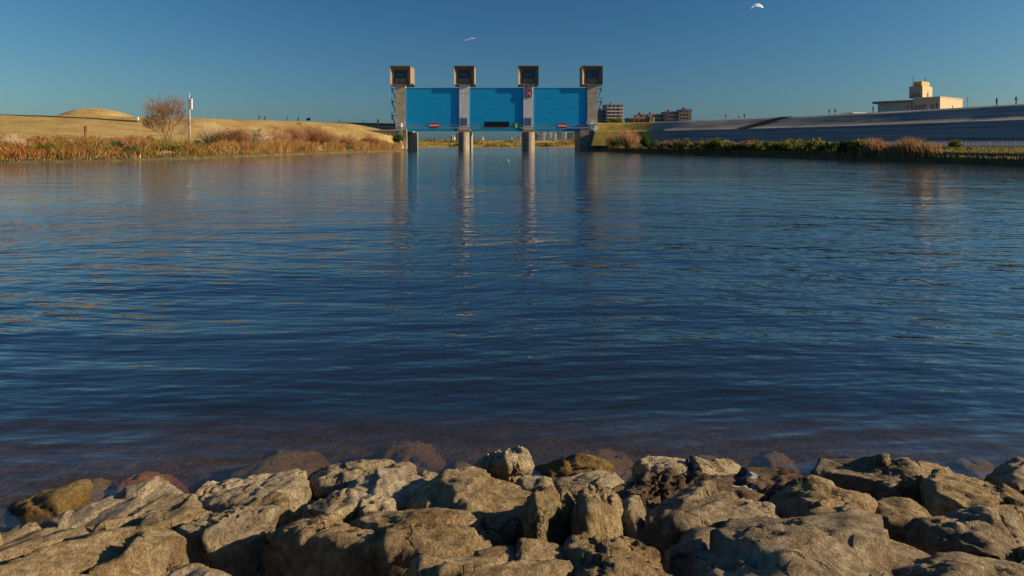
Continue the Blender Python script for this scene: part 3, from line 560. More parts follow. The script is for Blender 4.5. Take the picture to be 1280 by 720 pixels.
# ------------------------------------------------------------------ the floodgate
GY = 270.0; GX = [-44.1, -18.9, 6.5, 31.8]
TW = [('plain concrete gate tower standing on the left bank, stairs on its left side', M_conc), ('white-fronted gate tower between the left and middle blue gates', M_white),
      ('white-fronted gate tower carrying two red and white square signs', M_white), ('plain concrete gate tower at the right bank with a sloping wing wall', M_conc)]
ZC0, ZC1, ZD = 26.2, 33.4, 9.3
for k, x in enumerate(GX):
    T = empty('gate_tower', (x, GY, 0), 0, TW[k][0], 'tower', 'towers of the floodgate')
    if k in (1, 2): T.location.x = x
    sh = MB().box(-2.0, 2.0, 0, 6.5, ZD - .8, ZC0 + .2).build('shaft', TW[k][1], T)
    for s in (1.9, ):                                # pale sheet over the right side, sunlight put into its colour
        MB().box(s - .02, s + .13, .3, 6.2, ZD, ZC0).build('sunlit_side_sheet', M_white, sh)
    for zz in ((14.2, 18.6, 22.6) if k in (0, 3) else (22.8,)): MB().box(-2.03, 2.03, -.03, .2, zz, zz + .12).build('construction_joint', M_concd, sh)
    if k in (1, 2):
        for j in range(5): MB().box(-1.3 + j * .55, -1.05 + j * .55, -.09, .1, ZD + .7, ZD + 3.9 - .35 * (j % 2)).build('louvre', M_sgrey, sh)
    # cabin: a concrete box whose front is a bevelled funnel around a sunken window
    cw, cd, y0 = 4.0, 11.5, -.6; a_, b_, z0i, z1i, yi = -2.45, 2.45, ZC0 + .55, ZC1 - 1.45, y0 + 1.7
    mb = MB(); O = [(-cw, ZC0), (cw, ZC0), (cw, ZC1), (-cw, ZC1)]; I = [(a_, z0i), (b_, z0i), (b_, z1i), (a_, z1i)]
    mb.v += [(x_, y0, z_) for x_, z_ in O] + [(x_, yi, z_) for x_, z_ in I] + [(x_, y0 + cd, z_) for x_, z_ in O]
    mb.f += [(q, (q + 1) % 4, 4 + (q + 1) % 4, 4 + q) for q in range(4)] + [(q, 8 + q, 8 + (q + 1) % 4, (q + 1) % 4) for q in range(4)] + [(4, 5, 6, 7), (8, 11, 10, 9)]
    cb = mb.build('cabin', M_cabin, T)
    zp = ZC0 + 2.55
    MB().box(a_ + .02, b_ - .02, yi - .35, yi - .02, z0i + .02, zp).build('parapet', M_concd, cb)
    MB().box(a_ + .03, b_ - .03, yi - .12, yi - .03, zp, z1i - .03).build('window', M_glassd, cb)
    for j in range(6): MB().box(-2.2 + j * .85, -2.1 + j * .85, yi - .42, yi - .35, z0i + .1, zp - .1).build('rib', M_steel, cb)
    for j in range(4): MB().box(-2.2 + j * 1.4, -2.1 + j * 1.4, yi - .18, yi - .12, zp, z1i - .05).build('mullion', M_steel, cb)
    for j in range([3, 3, 4, 2][k]): MB().box(-1.7 + j * .85, -1.2 + j * .85, yi - .2, yi - .13, zp + 1.2 + .22 * (j % 2), zp + 1.6 + .22 * (j % 2)).build('pale_mark', M_rail, cb)  # pale marks across the window
    MB().box(-cw - .12, cw + .12, y0 - .12, y0 + cd + .12, ZC1, ZC1 + .22).build('roof', M_roof, cb)
    MB().bar((-2.8, 1, ZC1 + .2), (-2.8, 1, ZC1 + 1.3), .05).build('antenna', M_steel, cb)
    if k in (0, 3):                                  # zigzag outside stair with cage landings
        sg = -1 if k == 0 else 1; st = None; zz = ZD + 1
        stair = MB()
        lv = [ZC0 - .6, 20.6, 15.0, ZD + .2]
        for j in range(3):
            z1, z0_ = lv[j], lv[j + 1]
            if k == 3 and j == 2: break
            for yy in (1.2, 2.4): MB().bar((sg * 2.3, yy, z0_ + .2), (sg * 3.6, yy, z1 - .9), .11).build('stair_stringer', M_steel, T)
            for yy in (1.0, 2.6): MB().bar((sg * 3.7, yy, z1 - 2.6), (sg * 3.7, yy, z1 + .4), .08).build('landing_post', M_steel, T)
            MB().box(min(sg * 2.0, sg * 3.9), max(sg * 2.0, sg * 3.9), .9, 2.7, z1 - 1.1, z1 - .85).build('landing', M_steel, T)
            MB().bar((sg * 2.0, 1.0, z1 + .3), (sg * 3.8, 1.0, z1 + .3), .07).build('handrail', M_steel, T)
            for q in range(7):
                f = (q + .5) / 7; MB().box(min(sg * 2.2, sg * 3.7) if 0 else sg * (2.3 + 1.3 * f) - .15, sg * (2.3 + 1.3 * f) + .15, 1.2, 2.4, z0_ + .2 + (z1 - z0_ - 1.1) * f, z0_ + .26 + (z1 - z0_ - 1.1) * f).build('stair_tread', M_steel, T)
    # pier under the tower
    if k in (1, 2):
        r = 2.1 if k == 1 else 2.35
        poly = [(r * math.sin(a), -2.4 - 2.6 * math.cos(a)) for a in np.linspace(-math.pi / 2, math.pi / 2, 25)] + [(r, 24), (-r, 24)]
        MB().prismz(poly, -3.5, ZD - 1.9).build('pier', M_concd, T, False)
        MB().box(-2.45, 2.45, -3.2, 9, ZD - 1.9, ZD - .8).build('pier_cap', M_steel if 0 else M_concd, T)
    elif k == 0:
        MB().box(-2.6, 2.5, -1.5, 22, -3.5, ZD - .8).build('abutment', M_conc, T)
        MB().box(2.5, 4.1, 3.5, 21, -3.5, ZD - 1.8).build('guide_pier', M_concd, T)
    else:
        MB().prism([(-5.2, -3.5), (5.2, -3.5), (5.0, 2.2), (-.2, ZD - 1.0), (-5.2, ZD - 1.0)], -3.5, 20).build('wing_wall', M_concd, T)
        MB().prism([(4.95, 2.25), (5.6, 2.45), (.45, ZD - .75), (-.3, ZD - .95)], -3.7, -2.6).build('coping', M_white, T)
for k in range(3):                                   # three raised blue gate leaves
    x0, x1 = GX[k] + 2.05, GX[k + 1] - 2.05
    g = empty('gate_leaf', ((x0 + x1) / 2, GY + .35, 0), 0, ['left blue steel gate leaf raised between concrete and white towers', 'middle blue steel gate leaf raised between the two white towers', 'right blue steel gate leaf beside the sign-bearing white tower'][k], 'floodgate', 'raised blue gate leaves')
    h = (x1 - x0) / 2
    skin = MB().box(-h, h, 0, .5, 8.6, 24.7).build('skin_plate', M_blue, g)
    MB().box(-h, h, -.12, .7, 7.75, 8.58).build('bottom_beam', M_bluel if 0 else M_blue, g)
    MB().box(-h, h, -.1, .6, 24.7, 24.95).build('top_lip', M_bluel, g)
    for s in (-1, 1): MB().box(s * (h - .22) - .22, s * (h - .22) + .22, -.16, 0, 8.62, 24.68).build('edge_guide', M_bluel, g)
    for zz in (12.6, 16.7, 20.8): MB().box(-h + .45, h - .45, -.025, 0, zz, zz + .06).build('plate_seam', M_blue, skin)
# maintenance footbridge in front of the gates
BX0, BX1 = -45.2, 32.4
fb = empty('footbridge', (0, GY - 2.6, ZD), 0, 'thin grey footbridge with railing running across in front of the blue gates', 'footbridge')
MB().box(BX0, BX1, 0, 1.5, -.45, -.1).build('deck', M_steel, fb)
MB().box(BX0, BX1, -.06, 0, -.5, .02).build('edge_beam', M_rail, fb)
for z in (.55, 1.1): MB().box(BX0, BX1, .0, .06, z, z + .07).build('handrail', M_rail, fb)
pm = None
for j in range(53):
    if pm is None: pm = MB().box(-.04, .04, .07, .14, -.1, 1.1).build('railing_post', M_rail, fb); pm.location = (BX0 + .1, 0, 0)
    else: c = pm.copy(); C.objects.link(c); c.parent = fb; c.location = (BX0 + .1 + j * 1.49, 0, 0)
def at_gate(u, v, D): q = P(u, v, D); return q
def board(name, u0, u1, v0, v1, D, mat, label, cat, group=None):
    a, b = P(u0, v1, D), P(u1, v0, D); e = empty(name, ((a.x + b.x) / 2, D, a.z), 0, label, cat, group); w, h = (b.x - a.x) / 2, b.z - a.z
    MB().box(-w, w, 0, .12, 0, h).build('panel', mat, e); return e, w, h
SD = GY - 2.75
for (u0, u1, v0, v1, lab) in ((537, 548.2, 153.6, 159.7, 'red sign with a white bar on the footbridge below the left blue gate'), (697.8, 708.3, 154, 160.4, 'red sign with a white bar on the footbridge below the right blue gate')):
    e, w, h = board('no_entry_sign', u0, u1, v0, v1, SD, M_red, lab, 'sign', 'red and white bar signs'); MB().box(-w * .98, w * .98, -.03, 0, h * .36, h * .64).build('white_bar', M_signw, e)
e, w, h = board('display_board', 605.4, 636.5, 152, 158.9, SD, M_black, 'long black display board below the middle blue gate', 'board')
MB().box(-w, w, -.05, .0, -.12, 0).build('lower_frame', M_rail, e)
e, w, h = board('green_sign', 639.8, 650.4, 153.5, 160.6, SD, M_green, 'green sign with a white upright bar beside the black display board', 'sign'); MB().box(-w * .18, w * .22, -.03, 0, h * .14, h * .86).build('white_mark', M_signw, e)
for i, (v0, v1, lab) in enumerate(((106.4, 113.8, 'upper of two square red-bordered prohibition signs on the white tower'), (114.2, 121.6, 'lower of two square red-bordered prohibition signs on the white tower'))):
    e, w, h = board('prohibition_sign', 657, 665.2, v0, v1, GY - .2, M_signw, lab, 'sign', 'square prohibition signs')
    for (a, b, c, d) in ((-w, w, h - .28, h), (-w, w, 0, .28), (-w, -w + .28, .28, h - .28), (w - .28, w, .28, h - .28)): MB().box(a, b, -.04, 0, c, d).build('red_border', M_red, e)
    MB().bar((-w + .3, -.06, h - .3), (w - .3, -.06, .3), .16).build('red_slash', M_red, e)
    if i == 0: MB().bar((.15, -.03, .6), (.55, -.03, h - .6), .15).bar((-.6, -.03, .8), (-.3, -.03, h - 1.0), .12).build('dark_symbol', M_sgrey, e)
    else: MB().bar((-.6, -.03, .7), (.5, -.03, h - .7), .16).build('dark_symbol', M_sgrey, e)
for (u0, u1, v0, v1, D, lab) in ((494.6, 501.6, 154, 162, GY - 2.4, 'white equipment cabinet at the foot of the left bank tower'), (738, 746.5, 156, 163.5, GY - 2.4, 'white equipment cabinet at the foot of the right bank tower'), (733.5, 739.5, 152, 154.8, GY - 2.1, 'small white cabinet mounted above the right tower cabinet')):
    a, b = P(u0, v1, D), P(u1, v0, D); e = empty('equipment_cabinet', ((a.x + b.x) / 2, D, a.z), 0, lab, 'cabinet'); w, h = (b.x - a.x) / 2, b.z - a.z
    MB().box(-w, w, 0, 2.2, 0, h).build('body', M_white, e); MB().box(-w - .1, w + .1, -.1, 2.3, h, h + .12).build('lid', M_rail, e); MB().box(-.03, .03, -.03, 0, .1, h - .1).build('door_seam', M_sgrey, e)

# road wall (shade in its colour) and grey revetment left of the gate
wv = [P(372, 153, 300), P(440, 153.2, 292), P(494, 154.5, 284)]; wb = [P(372, 153.6, 300), P(440, 160.5, 292), P(494, 164, 284)]
rw = MB()
for i in range(2):
    a, b, c, d = wv[i], wv[i + 1], wb[i + 1], wb[i]; k = len(rw.v); off = Vector((0, 1.2, 0))
    rw.v += [tuple(q) for q in (a, b, c, d, a + off, b + off, c + off, d + off)]
    rw.f += [(k, k + 1, k + 2, k + 3), (k + 4, k + 7, k + 6, k + 5), (k, k + 4, k + 5, k + 1), (k + 3, k + 2, k + 6, k + 7), (k, k + 3, k + 7, k + 4), (k + 1, k + 5, k + 6, k + 2)]
tag(rw.build('road_wall', M_shadewall), 'long shade-darkened retaining wall running to the left bank tower', 'wall')
a, b = P(434, 176, 262), P(502, 163.5, 262)
rv = empty('sheet_pile_wall', (a.x, 262, a.z), 0, 'pale grey ribbed wall beside the left bank tower', 'wall'); n = 26; wd = (b.x - a.x) / n
for j in range(n):
    MB().box(j * wd + .04, (j + 1) * wd - .04, .18 * (j % 2), .6, 0, b.z - a.z).build('pile', M_sheet, rv)
MB().box(-.1, b.x - a.x + .1, -.15, .8, b.z - a.z, b.z - a.z + .4).build('capping_beam', M_conc, rv)

# ------------------------------------------------------------------ vegetation
def blades(name, base, H, Wd, cols, label, cat=None, kind='stuff', lean=.25, seed=1, group=None, parent=None):
    r = np.random.default_rng(seed); n = len(base); base = np.asarray(base, float); H = np.asarray(H, float)
    an = r.uniform(0, 2 * np.pi, n); t = np.stack([np.cos(an), np.sin(an), np.zeros(n)], 1); ln = r.normal(0, lean, (n, 2))
    top = base + np.stack([ln[:, 0] * H, ln[:, 1] * H, H], 1); mid = base + (top - base) * .55 + np.stack([ln[:, 0] * H * -.1, ln[:, 1] * H * -.1, H * .04], 1)
    w = (Wd * r.uniform(.6, 1.4, n))[:, None]
    V = np.stack([base - t * w * .5, base + t * w * .5, mid - t * w * .5, mid + t * w * .5, top], 1).reshape(-1, 3)
    k = np.arange(n)[:, None] * 5; F = np.concatenate([k + np.array([[0, 1, 3]]), k + np.array([[0, 3, 2]]), k + np.array([[2, 3, 4]])])
    cols = np.asarray(cols, float); ci = cols[r.integers(0, len(cols), n)] if cols.ndim == 2 and len(cols) != n else cols
    ci = ci * r.uniform(.65, 1.3, n)[:, None]
    o = np_mesh(name, V, F, M_leaf, False, parent, np.repeat(ci, 5, 0)); tag(o, label, cat, group, kind); return o
def ground_z_left(q): return q
RUST = [(.36, .16, .06), (.28, .12, .045), (.42, .22, .085), (.22, .115, .05)]
TAN = [(.42, .29, .13), (.36, .25, .11), (.30, .22, .09), (.45, .32, .16)]
OLIVE = [(.15, .15, .035), (.20, .18, .045), (.11, .12, .03)]
def pick(u, r, table):                               # colour family weights along the bank
    return table[int(r.integers(0, len(table)))]
r = np.random.default_rng(3); NB = 76000
uu = r.uniform(-260, 500, NB); ss = r.uniform(.22, .80, NB)
cl = fbm(np.stack([uu * .055, ss * 3.0, np.zeros(NB)], 1), 3, 77); cl2 = fbm(np.stack([uu * .03 + 40, ss * 2.0, np.zeros(NB)], 1), 2, 99)
base, Hs, cc = [], [], []
for u, s, c1, c2, f in zip(uu, ss, cl, cl2, r.random(NB)):
    if c1 < -.28: continue
    q = left_low(u, s); big = 1 + .3 * (u > 270)
    base.append((q.x + r.normal(0, .5), q.y + r.normal(0, .8), q.z - .1)); Hs.append(max(.25, r.uniform(.5, 1.35) * (1 + 1.1 * c1) * big))
    f = f + .5 * c2
    if u < 100: fam = RUST if f < .66 else TAN if f < .86 else OLIVE
    elif u < 270: fam = OLIVE if f < .38 else TAN if f < .72 else RUST
    else: fam = TAN if f < .66 else RUST if f < .93 else OLIVE
    cc.append(fam[r.integers(0, len(fam))])
blades('reed_bed', base, Hs, .075, np.array(cc) * np.array([1.12, 1.0, .85]), 'rust and tan dry reeds along the left waterline', seed=2, lean=.38)
base, Hs = [], []
for _ in range(9000):
    u = r.uniform(-260, 500); q = left_low(u, r.uniform(.10, .36)); base.append((q.x, q.y, q.z - .05)); Hs.append(r.uniform(.12, .4))
blades('shore_grass', base, Hs, .12, np.array([(.30, .22, .09), (.22, .18, .07), (.16, .15, .05), (.36, .28, .13)]), 'short yellowish grass fringe at the left shore', seed=4)

def shrub(name, loc, H, Wd, leaf, twig, label, cat='shrub', group=None, seed=1, nleaf=1500, ntwig=160, lsz=.16, dens=.8, bare=False):
    """twigs fanning from the base, leaf faces gathered in clumps through the crown"""
    r = np.random.default_rng(seed); e = empty(name, loc, r.uniform(0, 6), label, cat, group)
    n = ntwig; an = r.uniform(0, 2 * np.pi, n); rad = np.sqrt(r.uniform(0, 1, n)) * Wd / 2; hh = H * (1 - .45 * (rad / (Wd / 2)) ** 2) * r.uniform(.6, 1.0, n)
    tip = np.stack([np.cos(an) * rad, np.sin(an) * rad, hh], 1); root = tip * np.array([.12, .12, 0]) + r.normal(0, .05, (n, 3)) * np.array([1, 1, 0])
    mid = root + (tip - root) * .5 + r.normal(0, .06 * Wd, (n, 3)) * np.array([1, 1, .3])
    segs = [(root, mid, .028 * H / 3, .016 * H / 3), (mid, tip, .016 * H / 3, .006)]
    for q in range(3):                               # side twigs
        t0 = mid + (tip - mid) * r.uniform(0, .8, (n, 1)); t1 = t0 + r.normal(0, .11 * H, (n, 3)) + np.array([0, 0, .09 * H]); segs.append((t0, t1, .010 * H / 3, .004))
    Vs, Fs, k = [], [], 0
    for a, b, ra, rb in segs:
        for j in range(3):
            th = 2.1 * j; o = np.stack([np.full(n, math.cos(th)), np.full(n, math.sin(th)), np.zeros(n)], 1); Vs += [a + o * max(ra, .012), b + o * max(rb, .008)]
        ids = np.arange(n)
        for j in range(3):
            a0, b0 = k + (2 * j) * n, k + (2 * j + 1) * n; a1, b1 = k + (2 * ((j + 1) % 3)) * n, k + (2 * ((j + 1) % 3) + 1) * n
            Fs.append(np.stack([a0 + ids, a1 + ids, b1 + ids, b0 + ids], 1))
        k += 6 * n
    Vs = np.concatenate(Vs); tc = np.asarray(twig)[None, :] * np.random.default_rng(seed + 1).uniform(.7, 1.3, (len(Vs), 1))
    np_mesh('stems', Vs, np.concatenate(Fs), M_twig, False, e, tc)
    if leaf is not None and nleaf:
        m = max(10, nleaf // 45); cid = r.integers(0, n, m); cen = mid[cid] + (tip - mid)[cid] * r.uniform(.1, 1.0, (m, 1)); csz = r.uniform(.07, .16, m) * (H + Wd) / 2
        li = r.integers(0, m, nleaf); pp = cen[li] + r.normal(0, 1, (nleaf, 3)) * csz[li][:, None] * .6; pp[:, 2] = np.maximum(pp[:, 2], .03)
        a = r.normal(size=(nleaf, 3)); a /= np.linalg.norm(a, axis=1)[:, None]; b = np.cross(a, r.normal(size=(nleaf, 3))); b /= np.linalg.norm(b, axis=1)[:, None]
        sz = (lsz * r.uniform(.6, 1.4, nleaf))[:, None]
        V = np.stack([pp - a * sz, pp + b * sz * .55, pp + a * sz, pp - b * sz * .55], 1).reshape(-1, 3); F = np.arange(nleaf)[:, None] * 4 + np.array([[0, 1, 2, 3]])
        lf = np.asarray(leaf); ct = r.uniform(.6, 1.35, m)
        cols = lf[r.integers(0, len(lf), nleaf)] * ct[li][:, None] * r.uniform(.8, 1.2, (nleaf, 1))
        np_mesh('foliage', V, F, M_leaf, False, e, np.repeat(cols, 4, 0))
    return e
GREEN = [(.045, .12, .02), (.07, .16, .03), (.04, .09, .02)]; YEL = [(.24, .23, .04), (.30, .27, .05), (.13, .15, .03)]; RED = [(.34, .15, .07), (.42, .22, .10), (.26, .12, .05)]; BRN = [(.20, .14, .06), (.28, .20, .09)]
TW_G, TW_R, TW_P = (.24, .18, .12), (.40, .22, .12), (.50, .40, .25)
LS = [ # u, s (0 edge..1 toe), height px, width px, leaf, twig, label, nleaf
 (15, .55, 24, 26, None, TW_P, 'pale bare twiggy shrub among the rust reeds at far left', 0), (60, .5, 12, 22, YEL, TW_G, 'dark olive bush with a shadowed hollow among the rust reeds', 1500),
 (165, .3, 13, 20, GREEN, TW_G, 'bright green bush at the waterline left of the bare tree', 1500), (250, .55, 12, 16, GREEN, TW_G, 'bright green bush right of the utility pole', 1500),
 (186, .9, 11, 9, BRN, TW_G, 'small brown bush in front of the dike, left of the bare tree', 500), (126, .45, 14, 30, YEL, TW_G, 'olive mound of brush left of the green waterline bush', 1800), (212, .5, 12, 30, YEL, TW_G, 'olive brush in front of the bare tree', 1600),
 (266, .75, 34, 38, None, TW_P, 'tall pale bare shrub right of the utility pole', 0), (284, .7, 26, 26, BRN, TW_R, 'brown thicket right of the tall pale bare shrub', 900),
 (300, .6, 28, 24, RED, TW_R, 'first rust thicket shrub from the left along the middle bank', 700), (322, .65, 28, 30, RED, TW_P, 'dark hollow thicket shrub with pale stems on the left bank', 700), (345, .7, 26, 28, RED, TW_R, 'rust thicket shrub below the two distant walkers', 700),
 (366, .7, 30, 30, RED, TW_R, 'tallest rust thicket shrub below the dark notice board', 800), (388, .75, 28, 30, RED, TW_R, 'rust thicket shrub just right of the notice board', 800), (408, .7, 22, 26, RED, TW_R, 'rust thicket shrub where the dark wall begins', 700),
 (434, .6, 18, 20, RED, TW_R, 'low rust shrub in front of the ribbed grey wall', 600), (462, .6, 17, 20, RED, TW_R, 'low rust shrub nearest the left bank tower', 600), (437, .35, 9, 10, GREEN, TW_G, 'small green bush at the waterline below the dark wall', 500), (372, .35, 9, 14, YEL, TW_G, 'small olive bush at the waterline below the thicket', 500),
 (34, .45, 12, 22, YEL, TW_G, 'olive bush at the far left waterline', 1300), (104, .35, 10, 18, OLIVE, TW_G, 'low dark olive bush below the rusty board', 1200), (146, .55, 12, 22, GREEN, TW_G, 'dark green brush below the low white barrier', 1300), (228, .4, 9, 16, OLIVE, TW_G, 'low olive bush at the waterline below the utility pole', 1000), (196, .42, 11, 20, OLIVE, TW_G, 'dark olive brush left of the bare tree foot', 1200), (308, .4, 10, 16, YEL, TW_G, 'small yellow-green bush at the waterline below the rust thicket', 800),
 (48, .7, 15, 30, RED, TW_R, 'rust brush left of the rusty board', 900), (8, .72, 15, 28, RED, TW_R, 'rust brush at the left edge of the bank', 900), (135, .72, 13, 28, RED, TW_R, 'rust brush right of the rusty board', 800), (176, .66, 12, 22, RED, TW_R, 'rust brush below the white marker stone', 700),
 (85, .6, 17, 8, BRN, TW_P, 'thin dry weed stalks left of the rusty board', 120)]
for k, (u, s, hp, wp, leaf, tw, lab, nl) in enumerate(LS):
    q = left_low(u, s); sc = q.y / FPX; shrub('shrub', q - Vector((0, 0, .15)), hp * sc, wp * sc * (1.45 if u > 280 else 1.15), leaf, tw, lab, 'shrub', 'shrubs on the left bank', 50 + k, int(nl * .8), 420 if u > 280 else 190, .13 if q.y < 150 else .17)
q = P(498.5, 181, 261); shrub('bush', q, 4.2, 4.0, GREEN, TW_G, 'round green bush against the ribbed wall beside the left tower', 'bush', None, 88, 1800, 90, .22)

# bare winter tree
def bare_tree(name, loc, H, label, seed, tw):
    r = random.Random(seed); segs = []
    def grow(p, d, L, rad, lev):
        n = 3 if lev < 2 else 2
        for i in range(n):
            d2 = (d + Vector((r.gauss(0, .13), r.gauss(0, .13), .05))).normalized(); p2 = p + d2 * L / n; r2 = rad * (1 - .28 / n)
            segs.append((lev, p, p2, rad, r2)); p, d, rad = p2, d2, r2
            if lev > 0 and lev < 7 and r.random() < .86 and i < n - 1: fork(p, d, L * r.uniform(.5, .75), rad * .55, lev + 1, r.uniform(.5, .95))
        if lev < 7:
            for k in range(2 if r.random() < .66 else 3): fork(p, d, L * r.uniform(.66, .88), rad * .72, lev + 1, r.uniform(.25, .62))
    def fork(p, d, L, rad, lev, ang):
        ax = Vector((r.gauss(0, 1), r.gauss(0, 1), r.gauss(0, .4))); ax = d.cross(ax).normalized(); d2 = (Matrix.Rotation(ang, 3, ax) @ d)
        d2 = (d2 + Vector((0, 0, .16))).normalized(); grow(p, d2, L, rad, lev)
    for a in (-.5, -.12, .3, .62): grow(Vector((a * .25, r.uniform(-.1, .1), 0)), Vector((a, r.uniform(-.4, .4), 1)).normalized(), H * .30, .11 * H / 9, 1)
    e = empty(name, loc, 0, label, 'tree')
    for nm, sel, k in (('trunk', lambda l: l <= 2, 6), ('crown', lambda l: l > 2, 3)):
        mb = MB(); 
        Vv, Ff = [], []
        for lev, a, b, ra, rb in segs:
            if not sel(lev): continue
            d = (b - a).normalized(); x = d.cross(Vector((0, 0, 1)) if abs(d.z) < .9 else Vector((1, 0, 0))).normalized(); y = d.cross(x); kk = len(Vv)
            for c, rr in ((a, max(ra, .017)), (b, max(rb, .014))):
                for i in range(k): t = 2 * math.pi * i / k; Vv.append(c + x * rr * math.cos(t) + y * rr * math.sin(t))
            for i in range(k): Ff.append((kk + i, kk + (i + 1) % k, kk + k + (i + 1) % k, kk + k + i))
        Vv = np.array(Vv); zt = max(s[2].z for s in segs); Vv *= H / zt; Vv[:, :2] *= 1.0 + .52 * np.clip(Vv[:, 2:3] / H, 0, 1)
        np_mesh(nm, Vv, Ff, M_twig, True, e, np.asarray(tw)[None, :] * np.random.default_rng(seed).uniform(.75, 1.25, (len(Vv), 1)))
    return e
q = left_low(212, .8); sc = q.y / FPX
bare_tree('bare_tree', q - Vector((0, 0, .2)), 66 * sc, 'bare many-stemmed winter tree on the left bank', 11, (.27, .165, .105))
# utility pole
q = left_low(238, .85); sc = q.y / FPX
e = empty('utility_pole', q - Vector((0, 0, .2)), 0, 'grey utility pole with a white box, right of the bare tree', 'pole'); ph = 62 * sc
MB().bar((0, 0, 0), (-.12, 0, ph), .25, .19, 10).build('pole', M_pole, e, True); MB().box(.16, .52, -.2, .2, ph * .70, ph * .92).build('white_box', M_signw, e); MB().box(-.2, .5, -.05, .05, ph * .93, ph * .95).build('crossarm', M_steel, e)
MB().bar((-.12, 0, ph), (-.13, 0, ph + .5), .06).build('lamp_tip', M_signw, e); MB().box(-.26, .26, -.26, .26, 0, .9).build('base_sleeve', M_steel, e)
# edge-on rusty notice board whose long shadow lies on the slope
q = left_at(105, .16); e = empty('rusty_board', q, 0, 'small rusty board on a post seen edge-on before the dry slope', 'sign'); sc = q.y / FPX
MB().bar((0, 0, -.3), (0, 0, 14 * sc), .10).build('post', M_rust, e); MB().bar((0, .5, -.3), (0, .5, 14 * sc), .10).build('post', M_rust, e); MB().box(-.16, .16, -.1, .6, 8 * sc, 13.2 * sc).build('board', M_rust, e)
# low white barrier, marker stones, stakes
a = left_low(160, .97); e = empty('low_barrier', a, .1, 'low white barrier panel left of the bare tree', 'barrier')
for j in range(4): MB().box(-1.5 + j * .78, -.76 + j * .78, 0, .08, .15, .85).build('panel', M_signw, e)
for j in range(3): MB().box(-1.5 + j * 1.5, -1.4 + j * 1.5, .08, .16, -.2, .95).build('post', M_signw, e)
a = left_at(172, .72); e = empty('marker_stone', a, 0, 'small white marker stone on the slope above the bare tree', 'marker'); MB().box(-.3, .3, -.25, .25, 0, 1.3).build('stone', M_signw, e); MB().box(-.8, .8, -.5, .5, -.3, .25).build('base', M_shadebase, e)
for (u, s, lab) in ((175, .13, 'white stake at the waterline below the bare tree'), (169, .13, 'short white stake left of the waterline stake')):
    q = left_low(u, s); e = empty('stake', (q.x, q.y, -.3), 0, lab, 'stake'); MB().bar((0, 0, 0), (.05, 0, 1.05 if u > 170 else .7), .07).build('shaft', M_signw, e); MB().box(-.09, .14, -.1, .1, 1.05 if u > 170 else .7, 1.12 if u > 170 else .77).build('cap', M_signw, e)
# notice board and red marker near the left crest
q = P(385.5, 152.6, 290); e = empty('notice_board', q, 0, 'dark notice board on two legs on the left crest', 'sign'); MB().box(-.8, .8, 0, .12, .7, 1.75).build('board', M_black, e)
for s in (-.6, .6): MB().bar((s, .05, -.4), (s, .05, .8), .06).build('leg', M_steel, e)
q = P(472.5, 154.2, 283); e = empty('red_marker', q, 0, 'small red marker post on the dark wall near the left tower', 'marker'); MB().bar((0, 0, .3), (0, 0, 1.9), .42, .2, 8).build('red_cone', M_red, e); MB().bar((0, 0, -.3), (0, 0, .5), .3, .3, 8).build('white_foot', M_signw, e)

# right bank vegetation
def right_flat(u, f):                                # f: 0 water edge .. 1 toe of dike
    uu = CX + FPX * E[:, 0] / np.maximum(E[:, 1], 20); ok = np.arange(RN) > RN * .2; j = int(np.argmin(np.where(ok, np.abs(uu - u), 1e9)))
    a = E[j]; d = toe[j, :2] - a; p = a + d * f; return Vector((p[0], p[1], 1.45 + .5 * f if f > .05 else .9))
kinds = {'y': (YEL, TW_G), 'g': (GREEN, TW_G), 'b': (BRN, TW_R), 'r': (RED, TW_R)}
hedge = [(818, 10, 14, 'g'), (832, 10, 15, 'b'), (846, 11, 14, 'y'), (858, 12, 16, 'b'), (872, 10, 14, 'y'), (886, 11, 16, 'y'), (898, 12, 14, 'y'), (912, 11, 16, 'y'), (926, 10, 14, 'b'), (938, 12, 14, 'b'), (950, 10, 16, 'y'), (966, 12, 16, 'y'), (980, 10, 15, 'g'), (995, 12, 16, 'y'), (1010, 13, 18, 'y'), (1028, 14, 18, 'y'), (1044, 12, 18, 'g'), (1064, 14, 18, 'g'), (1080, 14, 20, 'y')]
HL = {'y': 'yellow-green bush', 'b': 'brown bush', 'g': 'dark green bush'}
ORD = ['first', 'second', 'third', 'fourth', 'fifth', 'sixth', 'seventh', 'eighth', 'ninth', 'tenth', 'eleventh']; cnt = {}
for k, (u, hp, wp, kd) in enumerate(hedge):
    cnt[kd] = cnt.get(kd, 0) + 1
    q = right_flat(u, .06); sc = q.y / FPX; leaf, tw = kinds[kd]
    shrub('bush', q - Vector((0, 0, .5)), (hp + 4) * sc, wp * 1.7 * sc, leaf, tw, ORD[cnt[kd] - 1] + ' ' + HL[kd] + ' from the gate in the brush row below the right dike', 'bush', {'y': 'yellow-green bushes of the brush row', 'b': 'brown bushes of the brush row', 'g': 'dark green bushes of the brush row'}[kd], 200 + k, 1300, 70, .2)
RS = [(786, .10, 26, 34, RED, TW_R, 'large reddish bare shrub right of the gate', 500, 240), (808, .12, 17, 12, GREEN, TW_G, 'upright green bush right of the large reddish shrub', 1500, 60), (771, .12, 12, 22, GREEN, TW_G, 'dark green brush at the waterline beside the wing wall', 1200, 70), (762, .2, 14, 22, RED, TW_R, 'rust brush against the golden slope beside the wing wall', 500, 140),
      (1210, .30, 5, 12, YEL, TW_G, 'low yellow-green bush right of the little round tree', 500, 50), (1187, .26, 6, 14, BRN, TW_G, 'low brown bush left of the little round tree', 500, 50)]
